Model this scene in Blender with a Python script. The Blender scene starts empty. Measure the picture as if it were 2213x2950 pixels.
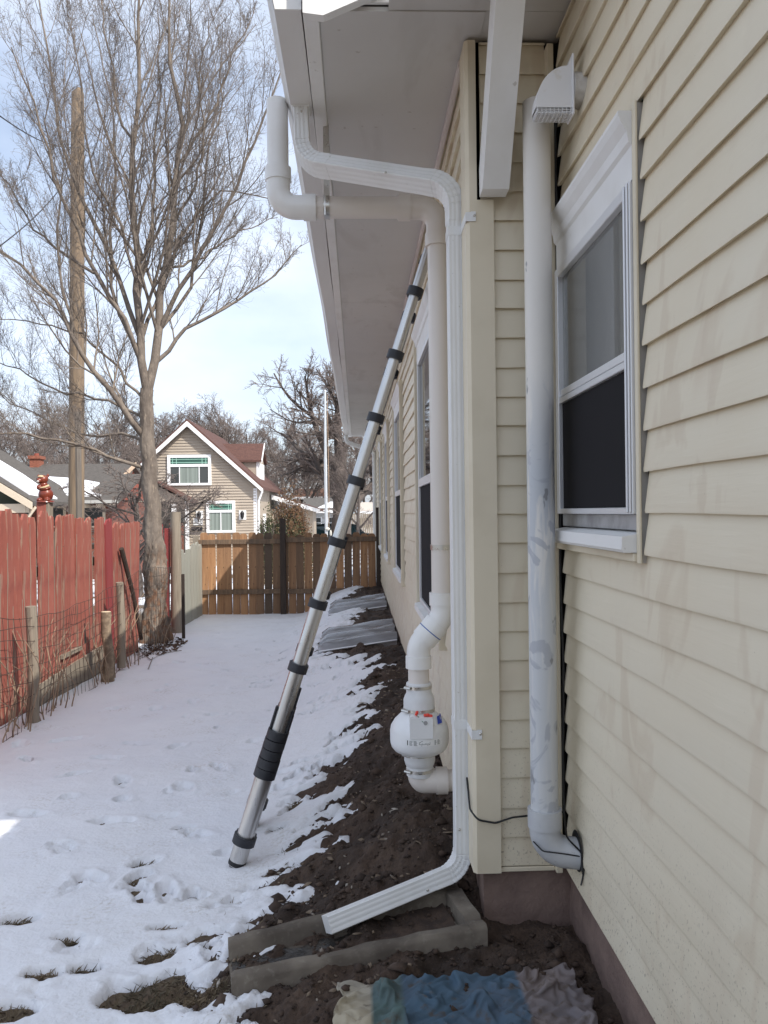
import bpy, math, random
import numpy as np
from mathutils import Vector, Matrix
random.seed(7); RNG = np.random.default_rng(11)
S = bpy.context.scene; COL = S.collection
R = math.radians
# ------------------------------------------------------------------ camera, sky, sun, exposure
CAMZ = 1.43; FPX = 1726.0; CU, CV = 829.5, 1106.0
YAW, ROLL = -math.atan(57.5/FPX), -0.012
cam = bpy.data.cameras.new('camera'); camo = bpy.data.objects.new('camera', cam); COL.objects.link(camo)
cam.sensor_fit = 'VERTICAL'; cam.sensor_height = 24.0; cam.lens = 24.0*FPX/2212.0
cam.clip_start = 0.02; cam.clip_end = 3000
CAMR = Matrix.Rotation(YAW, 3, 'Z') @ Matrix.Rotation(R(90), 3, 'X') @ Matrix.Rotation(ROLL, 3, 'Z')
camo.matrix_world = Matrix.Translation((0, 0, CAMZ)) @ CAMR.to_4x4()
S.camera = camo
SUN_TO = Vector((1.0, -0.93, 1.36)).normalized()
SUN_EL = math.asin(SUN_TO.z); SUN_AZ = math.atan2(SUN_TO.x, SUN_TO.y)
w = bpy.data.worlds.new('World'); S.world = w; w.use_nodes = True
nt = w.node_tree; nt.nodes.clear()
sky = nt.nodes.new('ShaderNodeTexSky'); sky.sky_type = 'NISHITA'; sky.sun_disc = False
sky.sun_elevation = SUN_EL; sky.sun_rotation = SUN_AZ; sky.air_density = 1.0; sky.dust_density = 2.2; sky.ozone_density = 1.5
tc = nt.nodes.new('ShaderNodeTexCoord')
mp = nt.nodes.new('ShaderNodeMapping'); mp.inputs['Scale'].default_value = (1.0, 1.0, 2.2)
nz = nt.nodes.new('ShaderNodeTexNoise'); nz.inputs['Scale'].default_value = 2.1; nz.inputs['Detail'].default_value = 6; nz.inputs['Roughness'].default_value = .55
cr = nt.nodes.new('ShaderNodeValToRGB'); cr.color_ramp.elements[0].position = .30; cr.color_ramp.elements[1].position = .72
cr.color_ramp.elements[0].color = (.25, .25, .25, 1); cr.color_ramp.elements[1].color = (.92, .92, .92, 1)
mx = nt.nodes.new('ShaderNodeMix'); mx.data_type = 'RGBA'
mx.inputs[7].default_value = (5.9, 6.45, 7.45, 1)
bg = nt.nodes.new('ShaderNodeBackground'); bg.inputs['Strength'].default_value = 0.12
wo = nt.nodes.new('ShaderNodeOutputWorld')
L = nt.links.new
L(tc.outputs['Generated'], mp.inputs['Vector']); L(mp.outputs['Vector'], nz.inputs['Vector']); L(nz.outputs['Fac'], cr.inputs['Fac'])
L(cr.outputs['Color'], mx.inputs[0]); L(sky.outputs['Color'], mx.inputs[6]); L(mx.outputs[2], bg.inputs['Color']); L(bg.outputs[0], wo.inputs['Surface'])
sl = bpy.data.lights.new('sun', 'SUN'); sl.energy = 3.0; sl.angle = R(0.53); sl.color = (1.0, .95, .87)
so = bpy.data.objects.new('sun', sl); COL.objects.link(so); so.rotation_euler = (-SUN_TO).to_track_quat('-Z', 'Y').to_euler(); so.location = (30, -28, 40)
S.view_settings.view_transform = 'Standard'; S.view_settings.look = 'None'; S.view_settings.gamma = 1.0; S.view_settings.use_curve_mapping = False
S.view_settings.exposure = 0.69
S.render.engine = 'CYCLES'; S.cycles.use_denoising = True; S.cycles.max_bounces = 8; S.cycles.transparent_max_bounces = 12

# ------------------------------------------------------------------ helpers
def ray(u, v):
    d = CAMR @ Vector(((u-CU)/FPX, -(v-CV)/FPX, -1.0))
    return d
def PY(u, v, Y): d = ray(u, v); return Vector((0, 0, CAMZ)) + d*(Y/d.y)
def PX(u, v, X): d = ray(u, v); return Vector((0, 0, CAMZ)) + d*(X/d.x)

class MB:
    def __init__(s): s.v = []; s.f = []
    def add(s, vs, fs):
        b = len(s.v); s.v += [tuple(p) for p in vs]; s.f += [tuple(b+i for i in f) for f in fs]; return s
    def box(s, x0, x1, y0, y1, z0, z1, c=0.0, M=None):
        if c <= 0:
            vs = [(x, y, z) for x in (x0, x1) for y in (y0, y1) for z in (z0, z1)]
            fs = [(0, 1, 3, 2), (4, 6, 7, 5), (0, 4, 5, 1), (2, 3, 7, 6), (0, 2, 6, 4), (1, 5, 7, 3)]
        else:
            c = min(c, .49*(x1-x0), .49*(y1-y0), .49*(z1-z0))
            lo = (x0, y0, z0); hi = (x1, y1, z1); vs = []; idx = {}
            for a in (0, 1):
                for b in (0, 1):
                    for d in (0, 1):
                        cor = (a, b, d)
                        for k in range(3):
                            p = [(hi[i]-c if cor[i] else lo[i]+c) for i in range(3)]
                            p[k] = hi[k] if cor[k] else lo[k]
                            idx[(cor, k)] = len(vs); vs.append(tuple(p))
            fs = []
            for k in range(3):
                i, j = (k+1) % 3, (k+2) % 3
                for sd in (0, 1):
                    q = []
                    for (p_, q_) in ((0, 0), (1, 0), (1, 1), (0, 1)):
                        cor = [0, 0, 0]; cor[k] = sd; cor[i] = p_; cor[j] = q_; q.append(idx[(tuple(cor), k)])
                    fs.append(tuple(q) if sd else tuple(q[::-1]))
                for p_ in (0, 1):
                    for q_ in (0, 1):
                        c0 = [0, 0, 0]; c0[i] = p_; c0[j] = q_; c1 = list(c0); c1[k] = 1
                        c0, c1 = tuple(c0), tuple(c1)
                        q = [idx[(c0, i)], idx[(c1, i)], idx[(c1, j)], idx[(c0, j)]]
                        fs.append(tuple(q) if (p_ ^ q_) else tuple(q[::-1]))
            for cor in [(a, b, d) for a in (0, 1) for b in (0, 1) for d in (0, 1)]:
                q = [idx[(cor, 0)], idx[(cor, 1)], idx[(cor, 2)]]
                fs.append(tuple(q) if (sum(cor) % 2) else tuple(q[::-1]))
        if M is not None: vs = [tuple(M @ Vector(p)) for p in vs]
        return s.add(vs, fs)
    def prism(s, poly, ax, a0, a1):
        """extrude a 2-D polygon along axis ax ('x','y','z'); poly coords are the other two in order"""
        def mk(p, a):
            return {'x': (a, p[0], p[1]), 'y': (p[0], a, p[1]), 'z': (p[0], p[1], a)}[ax]
        n = len(poly); vs = [mk(p, a0) for p in poly]+[mk(p, a1) for p in poly]
        fs = [tuple(range(n))[::-1], tuple(range(n, 2*n))]+[(i, (i+1) % n, n+(i+1) % n, n+i) for i in range(n)]
        return s.add(vs, fs)
    def tube(s, pts, r, n=16, caps=True, hollow=0.0):
        pts = [Vector(p) for p in pts]; K = len(pts)
        rr = r if isinstance(r, (list, tuple)) else [r]*K
        prev = None; vs = []
        for i, p in enumerate(pts):
            t = (pts[min(i+1, K-1)]-pts[max(i-1, 0)]).normalized()
            if prev is None:
                ref = Vector((0, 0, 1)) if abs(t.z) < .9 else Vector((1, 0, 0))
                a = t.cross(ref).normalized()
            else: a = (prev-t*prev.dot(t)).normalized()
            prev = a; b = t.cross(a)
            for k in range(n):
                an = 2*math.pi*k/n; vs.append(p+(a*math.cos(an)+b*math.sin(an))*rr[i])
        fs = [(i*n+k, i*n+(k+1) % n, (i+1)*n+(k+1) % n, (i+1)*n+k) for i in range(K-1) for k in range(n)]
        if caps: fs += [tuple(range(n))[::-1], tuple(range((K-1)*n, K*n))]
        return s.add(vs, fs)
    def lathe(s, prof, cx, cy, n=40, caps=True):
        K = len(prof); vs = [(cx+r*math.cos(2*math.pi*k/n), cy+r*math.sin(2*math.pi*k/n), z) for r, z in prof for k in range(n)]
        fs = [(i*n+k, i*n+(k+1) % n, (i+1)*n+(k+1) % n, (i+1)*n+k) for i in range(K-1) for k in range(n)]
        if caps: fs += [tuple(range(n))[::-1], tuple(range((K-1)*n, K*n))]
        return s.add(vs, fs)
    def sweep(s, pts, prof, side, caps=True, scale=None):
        pts = [Vector(p) for p in pts]; K = len(pts); n = len(prof); a = Vector(side); vs = []
        for i, p in enumerate(pts):
            t = (pts[min(i+1, K-1)]-pts[max(i-1, 0)]).normalized()
            a = (a-t*a.dot(t)).normalized(); b = t.cross(a); sc = scale[i] if scale else 1
            for (x, y) in prof: vs.append(p+(a*x+b*y)*sc)
        fs = [(i*n+k, i*n+(k+1) % n, (i+1)*n+(k+1) % n, (i+1)*n+k) for i in range(K-1) for k in range(n)]
        if caps: fs += [tuple(range(n))[::-1], tuple(range((K-1)*n, K*n))]
        return s.add(vs, fs)
    def blob(s, c, r, n=10, m=8, M=None):
        vs = []; c = Vector(c)
        for i in range(m+1):
            th = math.pi*i/m
            for k in range(n):
                ph = 2*math.pi*k/n
                p = Vector((r[0]*math.sin(th)*math.cos(ph), r[1]*math.sin(th)*math.sin(ph), r[2]*math.cos(th)))
                if M is not None: p = M @ p
                vs.append(c+p)
        fs = [(i*n+k, (i+1)*n+k, (i+1)*n+(k+1) % n, i*n+(k+1) % n) for i in range(m) for k in range(n)]
        return s.add(vs, fs)
    def mesh(s, name, mat, smooth=False):
        me = bpy.data.meshes.new(name); me.from_pydata(s.v, [], s.f); me.update()
        if mat is not None: me.materials.append(mat)
        if smooth:
            me.polygons.foreach_set('use_smooth', [True]*len(me.polygons))
            try: me.set_sharp_from_angle(angle=R(38 if smooth is True else smooth))
            except Exception: pass
        return me

def fastmesh(name, V, F, mat, smooth=False):
    V = np.asarray(V, dtype=np.float32).reshape(-1, 3); F = np.asarray(F, dtype=np.int32); k = F.shape[1]
    me = bpy.data.meshes.new(name); me.vertices.add(len(V)); me.vertices.foreach_set('co', V.ravel())
    me.loops.add(F.size); me.loops.foreach_set('vertex_index', F.ravel())
    me.polygons.add(len(F)); me.polygons.foreach_set('loop_start', np.arange(0, F.size, k, dtype=np.int32))
    me.polygons.foreach_set('loop_total', np.full(len(F), k, dtype=np.int32))
    if smooth: me.polygons.foreach_set('use_smooth', np.ones(len(F), dtype=bool))
    me.update(calc_edges=True); me.validate()
    if mat is not None: me.materials.append(mat)
    return me

def wm(o):
    return Matrix.Translation(o.location) if (o is not None and o.type == 'EMPTY') else Matrix.Identity(4)
def link(name, me, parent=None, loc=None, rot=None):
    o = bpy.data.objects.new(name, me); COL.objects.link(o)
    if parent is not None:
        o.parent = parent; o.matrix_parent_inverse = wm(parent).inverted()
    if loc is not None: o.location = loc
    if rot is not None: o.rotation_euler = rot
    return o
def part(name, mb, mat, parent=None, smooth=False): return link(name, mb.mesh(name, mat, smooth), parent)
def tag(o, label, cat, group=None):
    o['label'] = label; o['category'] = cat
    if group: o['group'] = group
    return o
def thing(name, label, cat, loc, group=None):
    o = bpy.data.objects.new(name, None); COL.objects.link(o); o.location = loc; o.empty_display_size = .1
    return tag(o, label, cat, group)
def struct(o): o['kind'] = 'structure'; return o
def stuff(o): o['kind'] = 'stuff'; return o
def fillet(pts, r, n=8):
    """round the corners of a polyline with arcs"""
    pts = [Vector(p) for p in pts]; out = [pts[0]]
    for i in range(1, len(pts)-1):
        a, b, c = pts[i-1], pts[i], pts[i+1]
        d0 = (a-b).normalized(); d1 = (c-b).normalized(); ang = d0.angle(d1)
        t = min(r/math.tan(ang/2), .49*(a-b).length, .49*(c-b).length); rr = t*math.tan(ang/2)
        bis = (d0+d1).normalized(); cen = b+bis*(rr/math.sin(ang/2))
        v0 = b+d0*t-cen; v1 = b+d1*t-cen
        for k in range(n+1):
            f = k/n; th = v0.angle(v1)
            out.append(cen+(v0*math.sin((1-f)*th)+v1*math.sin(f*th))/math.sin(th))
    out.append(pts[-1]); return out

# ------------------------------------------------------------------ materials
class Mat:
    def __init__(s, name, col, rough=.6, metal=0.0, spec=.5):
        s.m = bpy.data.materials.new(name); s.m.use_nodes = True; s.t = s.m.node_tree; s.n = s.t.nodes
        s.b = s.n['Principled BSDF']; s.b.inputs['Roughness'].default_value = rough; s.b.inputs['Metallic'].default_value = metal
        s.b.inputs['Specular IOR Level'].default_value = spec
        s.c = None; s.base = (*col, 1); s.b.inputs['Base Color'].default_value = s.base
        s.co = s.n.new('ShaderNodeTexCoord').outputs['Object']
    def l(s, a, b): s.t.links.new(a, b)
    def noise(s, scale, detail=4, sc3=None, rough=.55, dist=0.0):
        n = s.n.new('ShaderNodeTexNoise'); n.inputs['Scale'].default_value = scale; n.inputs['Detail'].default_value = detail
        n.inputs['Roughness'].default_value = rough; n.inputs['Distortion'].default_value = dist
        if sc3:
            m = s.n.new('ShaderNodeMapping'); m.inputs['Scale'].default_value = sc3; s.l(s.co, m.inputs['Vector']); s.l(m.outputs[0], n.inputs['Vector'])
        else: s.l(s.co, n.inputs['Vector'])
        return n.outputs['Fac']
    def ramp(s, fac, p0, p1, a=0.0, b=1.0):
        m = s.n.new('ShaderNodeMapRange'); m.inputs[1].default_value = p0; m.inputs[2].default_value = p1
        m.inputs[3].default_value = a; m.inputs[4].default_value = b; s.l(fac, m.inputs[0]); return m.outputs[0]
    def mul(s, a, b):
        m = s.n.new('ShaderNodeMath'); m.operation = 'MULTIPLY'
        for i, x in enumerate((a, b)):
            if isinstance(x, (int, float)): m.inputs[i].default_value = x
            else: s.l(x, m.inputs[i])
        return m.outputs[0]
    def mix(s, fac, col):
        m = s.n.new('ShaderNodeMix'); m.data_type = 'RGBA'
        if isinstance(fac, (int, float)): m.inputs[0].default_value = fac
        else: s.l(fac, m.inputs[0])
        if s.c is None: m.inputs[6].default_value = s.base
        else: s.l(s.c, m.inputs[6])
        if isinstance(col, tuple): m.inputs[7].default_value = (*col, 1)
        else: s.l(col, m.inputs[7])
        s.c = m.outputs[2]; s.l(s.c, s.b.inputs['Base Color']); return s
    def var(s, scale, col, p0=.35, p1=.7, amt=1.0, detail=4, sc3=None, dist=0.0):
        return s.mix(s.ramp(s.noise(scale, detail, sc3, dist=dist), p0, p1, 0, amt), col)
    def rand(s, col, amt=1.0):
        o = s.n.new('ShaderNodeObjectInfo'); return s.mix(s.mul(o.outputs['Random'], amt), col)
    def bump(s, scale, dist, strength=.5, detail=4, sc3=None):
        b = s.n.new('ShaderNodeBump'); b.inputs['Strength'].default_value = strength; b.inputs['Distance'].default_value = dist
        s.l(s.noise(scale, detail, sc3), b.inputs['Height'])
        if s.b.inputs['Normal'].is_linked: s.l(s.b.inputs['Normal'].links[0].from_socket, b.inputs['Normal'])
        s.l(b.outputs[0], s.b.inputs['Normal']); return s
    def rough(s, scale, a, b, sc3=None):
        s.l(s.ramp(s.noise(scale, 3, sc3), .3, .7, a, b), s.b.inputs['Roughness']); return s
    def axis(s, i):
        x = s.n.new('ShaderNodeSeparateXYZ'); s.l(s.co, x.inputs[0]); return x.outputs[i]

vinyl = Mat('vinyl_siding', (.755, .680, .530), .42).var(1.3, (.72, .63, .47), .4, .7, .8).var(3, (.60, .50, .38), .58, .80, .45, 5, (1, 1, .35)).var(160, (.30, .24, .16), .72, .80, .35, 2).var(2.2, (.56, .44, .31), .56, .62, .30, 3, (1, 1, .45), 2.5).var(2.0, (.60, .47, .34), .60, .66, .28, 2, (1, 1, .22), 3.5)
vinyl.mix(vinyl.mul(vinyl.ramp(vinyl.axis(2), .25, .85, 1, 0), vinyl.ramp(vinyl.noise(120, 3), .60, .68, 0, .6)), (.22, .16, .11))
vinyl = vinyl.bump(40, .002, .45, 4, (.10, .10, 1.6)).bump(2.2, .006, .3, 2).rough(6, .34, .55).m
trim_beige = Mat('beige_trim', (.72, .64, .49), .45).var(4, (.61, .53, .39), .45, .75, .7).bump(60, .0006, .4, 3, (1, 1, .06)).m
white_paint = Mat('white_paint', (.80, .79, .77), .5).var(5, (.72, .70, .66), .45, .75, .8).var(28, (.42, .38, .33), .70, .76, .6, 4).bump(35, .0015, .35).m
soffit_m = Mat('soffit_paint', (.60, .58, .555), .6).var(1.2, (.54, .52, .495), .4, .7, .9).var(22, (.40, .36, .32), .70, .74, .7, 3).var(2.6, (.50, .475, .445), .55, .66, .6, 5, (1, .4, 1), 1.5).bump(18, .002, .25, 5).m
gutter_m = Mat('gutter_aluminium', (.72, .705, .68), .38).var(3, (.63, .60, .57), .45, .75, .8, 4, (1, .3, 1)).var(40, (.4, .36, .3), .7, .78, .4).bump(3, .004, .25, 2, (1, .6, 1)).m
white_metal = Mat('white_enamel', (.80, .80, .79), .36).var(6, (.70, .69, .66), .5, .75, .7, 4, (1, 1, .3)).var(70, (.4, .36, .3), .70, .76, .5, 3).m
pvc_cream = Mat('pvc_cream', (.74, .685, .635), .36).var(4, (.69, .63, .575), .4, .7, .8, 4, (1, 1, .25)).bump(25, .0006, .2).m
pvc_white = Mat('pvc_white', (.82, .81, .79), .28).var(7, (.76, .74, .71), .45, .7, .7).m
fan_m = Mat('fan_plastic', (.80, .80, .80), .3).var(9, (.73, .73, .73), .45, .7, .6).m
rubber_white = Mat('rubber_coupling', (.74, .74, .74), .5).var(12, (.62, .62, .62), .4, .7, .7).m
steel = Mat('steel_clamp', (.62, .60, .56), .3, 1.0).rough(40, .2, .45).m
vp = Mat('vent_pipe_paint', (.74, .705, .65), .45)
low = vp.ramp(vp.axis(2), 1.55, 1.90, 1, 0)
vp.mix(vp.mul(low, vp.ramp(vp.noise(11, 4, (3, 3, .30), dist=.8), .38, .50)), (.50, .52, .545))
vp.mix(vp.mul(vp.ramp(vp.axis(2), .9, 1.6, 1, 0), .8), (.60, .61, .62))
vp.mix(vp.mul(low, vp.ramp(vp.noise(7, 3, (1, 1, .8), dist=2.0), .56, .60, 0, .75)), (.40, .415, .455))
vp.var(22, (.26, .26, .265), .69, .72, .9, 3, (1, 1, .45))
vent_pipe_m = vp.bump(30, .0006, .2).m
alu = Mat('ladder_aluminium', (.60, .59, .575), .3, .95).rough(30, .22, .38, (1, 1, .1)).var(30, (.35, .35, .36), .70, .76, .6, 3).m
black_plastic = Mat('black_plastic', (.016, .017, .022), .5).var(20, (.035, .036, .042), .4, .7).m
black_rubber = Mat('black_rubber', (.012, .012, .013), .55).m
concrete = Mat('concrete', (.20, .168, .132), .9).var(5, (.10, .08, .062), .38, .66).var(45, (.28, .25, .20), .55, .75, .5).var(2.5, (.075, .06, .047), .5, .7, .7).bump(60, .004, .6, 6).m
stucco = Mat('foundation_stucco', (.24, .165, .135), .95).var(6, (.15, .10, .085), .4, .7).bump(22, .012, .7, 6).bump(120, .003, .5).m
gap_shade = Mat('gap_shade', (.02, .018, .016), .9).m  # near-black colour painting the shade in gaps behind siding and in holes
room_m = Mat('dim_room', (.34, .33, .32), .9).m
curtain_m = Mat('curtain', (.88, .88, .88), .9).var(6, (.70, .70, .70), .4, .7).m
screen_m = Mat('insect_screen', (.022, .021, .023), .8, 0, .08).m
alu_frame = Mat('window_aluminium', (.74, .74, .75), .35, .35).m
dark_glass = Mat('dark_window_glass', (.012, .013, .014), .03, 0, .8).m
shingle_m = Mat('grey_shingle', (.13, .12, .11), .95).var(14, (.09, .085, .08), .4, .6).bump(30, .01, .5).m
def glass():
    m = bpy.data.materials.new('clear_glass'); m.use_nodes = True; t = m.node_tree; t.nodes.clear()
    o = t.nodes.new('ShaderNodeOutputMaterial'); mix = t.nodes.new('ShaderNodeMixShader'); fr = t.nodes.new('ShaderNodeFresnel'); fr.inputs[0].default_value = 1.52
    tr = t.nodes.new('ShaderNodeBsdfTransparent'); tr.inputs[0].default_value = (.99, .995, .99, 1)
    gl = t.nodes.new('ShaderNodeBsdfGlossy'); gl.inputs['Roughness'].default_value = .015
    t.links.new(fr.outputs[0], mix.inputs[0]); t.links.new(tr.outputs[0], mix.inputs[1]); t.links.new(gl.outputs[0], mix.inputs[2]); df = t.nodes.new('ShaderNodeBsdfDiffuse'); df.inputs[0].default_value = (.72, .73, .72, 1); m2 = t.nodes.new('ShaderNodeMixShader'); m2.inputs[0].default_value = .11
    t.links.new(mix.outputs[0], m2.inputs[1]); t.links.new(df.outputs[0], m2.inputs[2]); t.links.new(m2.outputs[0], o.inputs[0])   # pale diffuse haze painted in to brighten the dark pane
    return m
glass_m = glass()
def polycarb():
    M_ = Mat('polycarbonate', (.40, .40, .41), .12, 0, .7); M_.var(6, (.22, .21, .205), .4, .7, .8, 4, (.6, 3, 1))
    t = M_.t; out = [n for n in t.nodes if n.type == 'OUTPUT_MATERIAL'][0]
    mix = t.nodes.new('ShaderNodeMixShader'); mix.inputs[0].default_value = .4; tr = t.nodes.new('ShaderNodeBsdfTransparent'); tr.inputs[0].default_value = (.85, .86, .87, 1)
    t.links.new(M_.b.outputs[0], mix.inputs[1]); t.links.new(tr.outputs[0], mix.inputs[2]); t.links.new(mix.outputs[0], out.inputs[0])
    return M_.m
poly_m = polycarb()
def wood(name, col, col2, scale=9, knots=True, rough=.85):
    M_ = Mat(name, col, rough).var(scale, col2, .38, .66, .9, 5, (3, 3, .22), .6)
    return M_
red_paint = wood('red_fence_paint', (.315, .090, .062), (.24, .065, .047), 6).rand((.35, .115, .085), .7).var(9, (.36, .25, .18), .57, .65, .9, 5, (4, 4, .3)).var(45, (.12, .07, .05), .68, .72, .8, 2).var(3, (.20, .05, .04), .5, .7, .6).bump(30, .004, .5, 4, (2, 2, .15)).m
red_dark = wood('maroon_fence_paint', (.27, .045, .045), (.22, .035, .035), 6).bump(30, .004, .5, 4, (2, 2, .15)).m
bare_edge = wood('weathered_wood', (.30, .255, .20), (.20, .165, .125), 12).bump(40, .004, .6, 4, (2, 2, .12)).m
cedar = wood('cedar_picket', (.52, .285, .14), (.33, .165, .08), 8).rand((.09, .065, .048), 1.0).var(3, (.07, .05, .037), .56, .68, .65, 3, (2.5, 2.5, .5)).var(16, (.07, .045, .03), .66, .72, .8, 3, (1.5, 1.5, .8)).bump(40, .003, .5, 4, (2, 2, .12)).m
cedar_rail = wood('cedar_rail', (.20, .13, .08), (.10, .07, .05), 8).bump(40, .003, .5, 4, (.2, 2, 2)).m
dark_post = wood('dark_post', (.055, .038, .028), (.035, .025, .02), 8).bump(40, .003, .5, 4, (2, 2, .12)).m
grey_picket = wood('grey_green_picket', (.42, .395, .335), (.25, .235, .195), 9).rand((.31, .32, .275), .7).bump(40, .004, .6, 4, (2, 2, .12)).m
pole_m = wood('pole_wood', (.26, .19, .125), (.15, .11, .08), 7).bump(25, .012, .7, 4, (2, 2, .1)).m
bark = Mat('pale_bark', (.235, .195, .16), .9).var(6, (.135, .108, .088), .4, .65, .9, 5, (1, 1, .5)).var(30, (.32, .26, .2), .58, .7, .7, 4, (1, 1, .4)).bump(24, .02, .9, 6, (1, 1, .4))
bark.mix(bark.mul(bark.ramp(bark.axis(2), 1.1, .5, 0, 1), bark.ramp(bark.noise(16, 5, (1, 1, .5)), .46, .58)), (.21, .115, .07))
bark = bark.m
twig_m = Mat('twig_bark', (.21, .175, .15), .85).m
far_bark = Mat('dark_bark', (.115, .094, .082), .9).var(5, (.08, .066, .058), .4, .7).m
far_twig = Mat('far_twig_bark', (.20, .16, .14), .9).m

# ------------------------------------------------------------------ terrain fields
def vnoise(x, y, seed):
    r = np.random.default_rng(seed); T = r.random((256, 256)); x = np.asarray(x, float); y = np.asarray(y, float)
    xi = np.floor(x).astype(int); yi = np.floor(y).astype(int); fx = x-xi; fy = y-yi
    fx = fx*fx*(3-2*fx); fy = fy*fy*(3-2*fy); a = xi & 255; b = yi & 255; a1 = (xi+1) & 255; b1 = (yi+1) & 255
    return (T[a, b]*(1-fx)+T[a1, b]*fx)*(1-fy)+(T[a, b1]*(1-fx)+T[a1, b1]*fx)*fy-.5
def fbm(x, y, seed, o=4, g=.5):
    s = 0; a = 1.0
    for i in range(o): s = s+a*vnoise(x*2**i+17*i, y*2**i+5*i, seed+i); a *= g
    return s
def sstep(x, a, b): t = np.clip((x-a)/(b-a), 0, 1); return t*t*(3-2*t)
def base_h(x, y):
    h = -.152-.0222*(np.clip(y, -30, 62)-3.0)*np.where(y < 3, .5, 1.0)
    bank = .30*sstep(x, -.55, .35)*sstep(y, 2.75, 3.25)
    bank = bank+np.clip(.0222*(y-3.0), 0, .28)*sstep(x, -1.1, -.3)
    bank = bank+.125*sstep(x, -.85, -.45)*(1-sstep(x, -.35, .25))*sstep(y, 7.2, 7.9)-.05*sstep(x, .0, .3)*sstep(y, 7.4, 8.0)
    near = .145*sstep(x, -.85, .0)*(1-sstep(y, 2.75, 3.25))
    return h+(bank+near)*(1-sstep(x, 6, 12))
BY = np.array([0, 2.0, 2.3, 2.7, 3.2, 3.9, 4.6, 5.4, 6.3, 7.3, 8.0, 9.4, 9.8, 10.8, 12.2, 16])
BX = np.array([-.66, -.60, -.53, -.47, -.36, -.23, -.10, .0, .05, .12, -.42, -.42, .00, -.05, -.40, .3])
def snow_t(x, y):
    sd = np.interp(y, BY, BX)-x
    wis = fbm(x*2.6+3, y*8.0, 31, 5, .62)*.34+fbm(x*13, y*20, 55, 4, .6)*.12
    t = np.clip((sd+wis)*.33, -.05, .045)+fbm(x*.8, y*.8, 5, 3)*.02+fbm(x*6, y*6, 9, 5, .6)*.016
    thin = sstep(-y, -3.3, -2.3)*sstep(x, -2.6, -1.0)
    t = t-.014*thin+fbm(x*6, y*6, 77, 5, .65)*.060*(.12+thin)*np.clip(.35+thin, 0, 1)
    return np.where(t > 0, .030*np.tanh(t/.030), t)
FOOT = []   # (x, y, rx, ry, angle, depth)
for (u, v, a) in [(500, 1715, .3), (395, 1705, .2), (350, 1762, .5), (475, 1660, .1), (240, 1775, .2), (310, 1862, .4), (190, 1895, .2), (160, 1915, .6), (420, 1517, .1),
                  (340, 1530, 0), (250, 1530, .3), (60, 1760, .2), (560, 1600, .1), (610, 1700, .4), (640, 1735, .4), (470, 1545, .2), (80, 1575, .2), (45, 1610, .1),
                  (520, 1395, 0), (560, 1402, .1), (600, 1385, 0), (585, 1430, .2), (640, 1470, .3), (380, 1480, .2), (545, 1470, .1), (430, 1800, .3), (130, 1830, .2), (290, 1905, .5), (230, 1640, .1), (150, 1600, .3)]:
    d = ray(u, v); k = (-.13-CAMZ)/d.z
    for _ in range(4):
        p = Vector((0, 0, CAMZ))+d*k; k = (float(base_h(p.x, p.y))+.03-CAMZ)/d.z
    FOOT.append((p.x, p.y, random.uniform(.035, .055), random.uniform(.07, .12), a*3+random.uniform(0, 1.5), random.uniform(.02, .04)))
for k in range(95):
    y = random.uniform(2.6, 12.5); x = random.uniform(-2.3, np.interp(y, BY, BX)-.1)
    if k % 2: x = np.interp(y, BY, BX)-abs(random.gauss(.1, .35))
    FOOT.append((x, y, random.uniform(.02, .05), random.uniform(.04, .11), random.uniform(0, 3), random.uniform(.018, .05)))
BARE = []
for (u, v, rx, ry, dp) in [(340, 2068, .075, .055, .075), (322, 2150, .13, .09, .09), (40, 1990, .07, .045, .06), (90, 2105, .06, .03, .05), (20, 2190, .09, .05, .06), (185, 2095, .05, .03, .05),
                           (310, 1868, .035, .02, .06), (150, 2030, .05, .02, .05), (400, 1790, .05, .02, .04), (640, 1735, .045, .025, .07), (420, 2150, .2, .03, .05), (355, 2010, .06, .02, .05), (285, 1905, .03, .02, .05), (600, 1790, .05, .03, .07)]:
    d = ray(u, v); p = Vector((0, 0, CAMZ))+d*((-.10-CAMZ)/d.z)
    for _ in range(4): p = Vector((0, 0, CAMZ))+d*((float(base_h(p.x, p.y))+.02-CAMZ)/d.z)
    BARE.append((p.x, p.y, rx, ry, dp))
def ground_z(x, y):
    x = np.asarray(x, float); y = np.asarray(y, float)
    bed = sstep(x-np.interp(y, BY, BX), -.3, .15)*(1-sstep(x, .9, 1.3))
    n = fbm(x*9, y*9, 3, 5, .6)*.045*(.25+bed)+fbm(x*1.5, y*1.5, 8, 3)*.03
    inside = sstep(x, -3.2, -2.9)*sstep(y, 0, 1.5)*(1-sstep(y, 15, 17))
    return base_h(x, y)+n*(.2+.8*inside)
def snow_z(x, y):
    t = snow_t(x, y); nA = fbm(x*16, y*16, 71, 3)*1.5; nB = fbm(x*22, y*22, 75, 3)
    for (fx, fy, rx, ry, a, dp) in FOOT:
        c, s_ = math.cos(a), math.sin(a); dx = (x-fx)*c+(y-fy)*s_; dy = -(x-fx)*s_+(y-fy)*c
        q = (dx/rx)**2+(dy/ry)**2+nA
        t = t-dp*(1-sstep(q, .7, 1.15))*(.75+nB*1.3)+dp*.22*np.exp(-((np.sqrt(np.abs(q))-1.4)/.25)**2)
    for (fx, fy, rx, ry, dp) in BARE:
        q = ((x-fx)/rx)**2+((y-fy)/ry)**2+fbm(x*14, y*14, 61, 3)*1.1
        t = t-dp*(1-sstep(q, .5, 1.5))
    return base_h(x, y)+t+fbm(x*1.5, y*1.5, 8, 3)*.03*.8+.006
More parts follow.
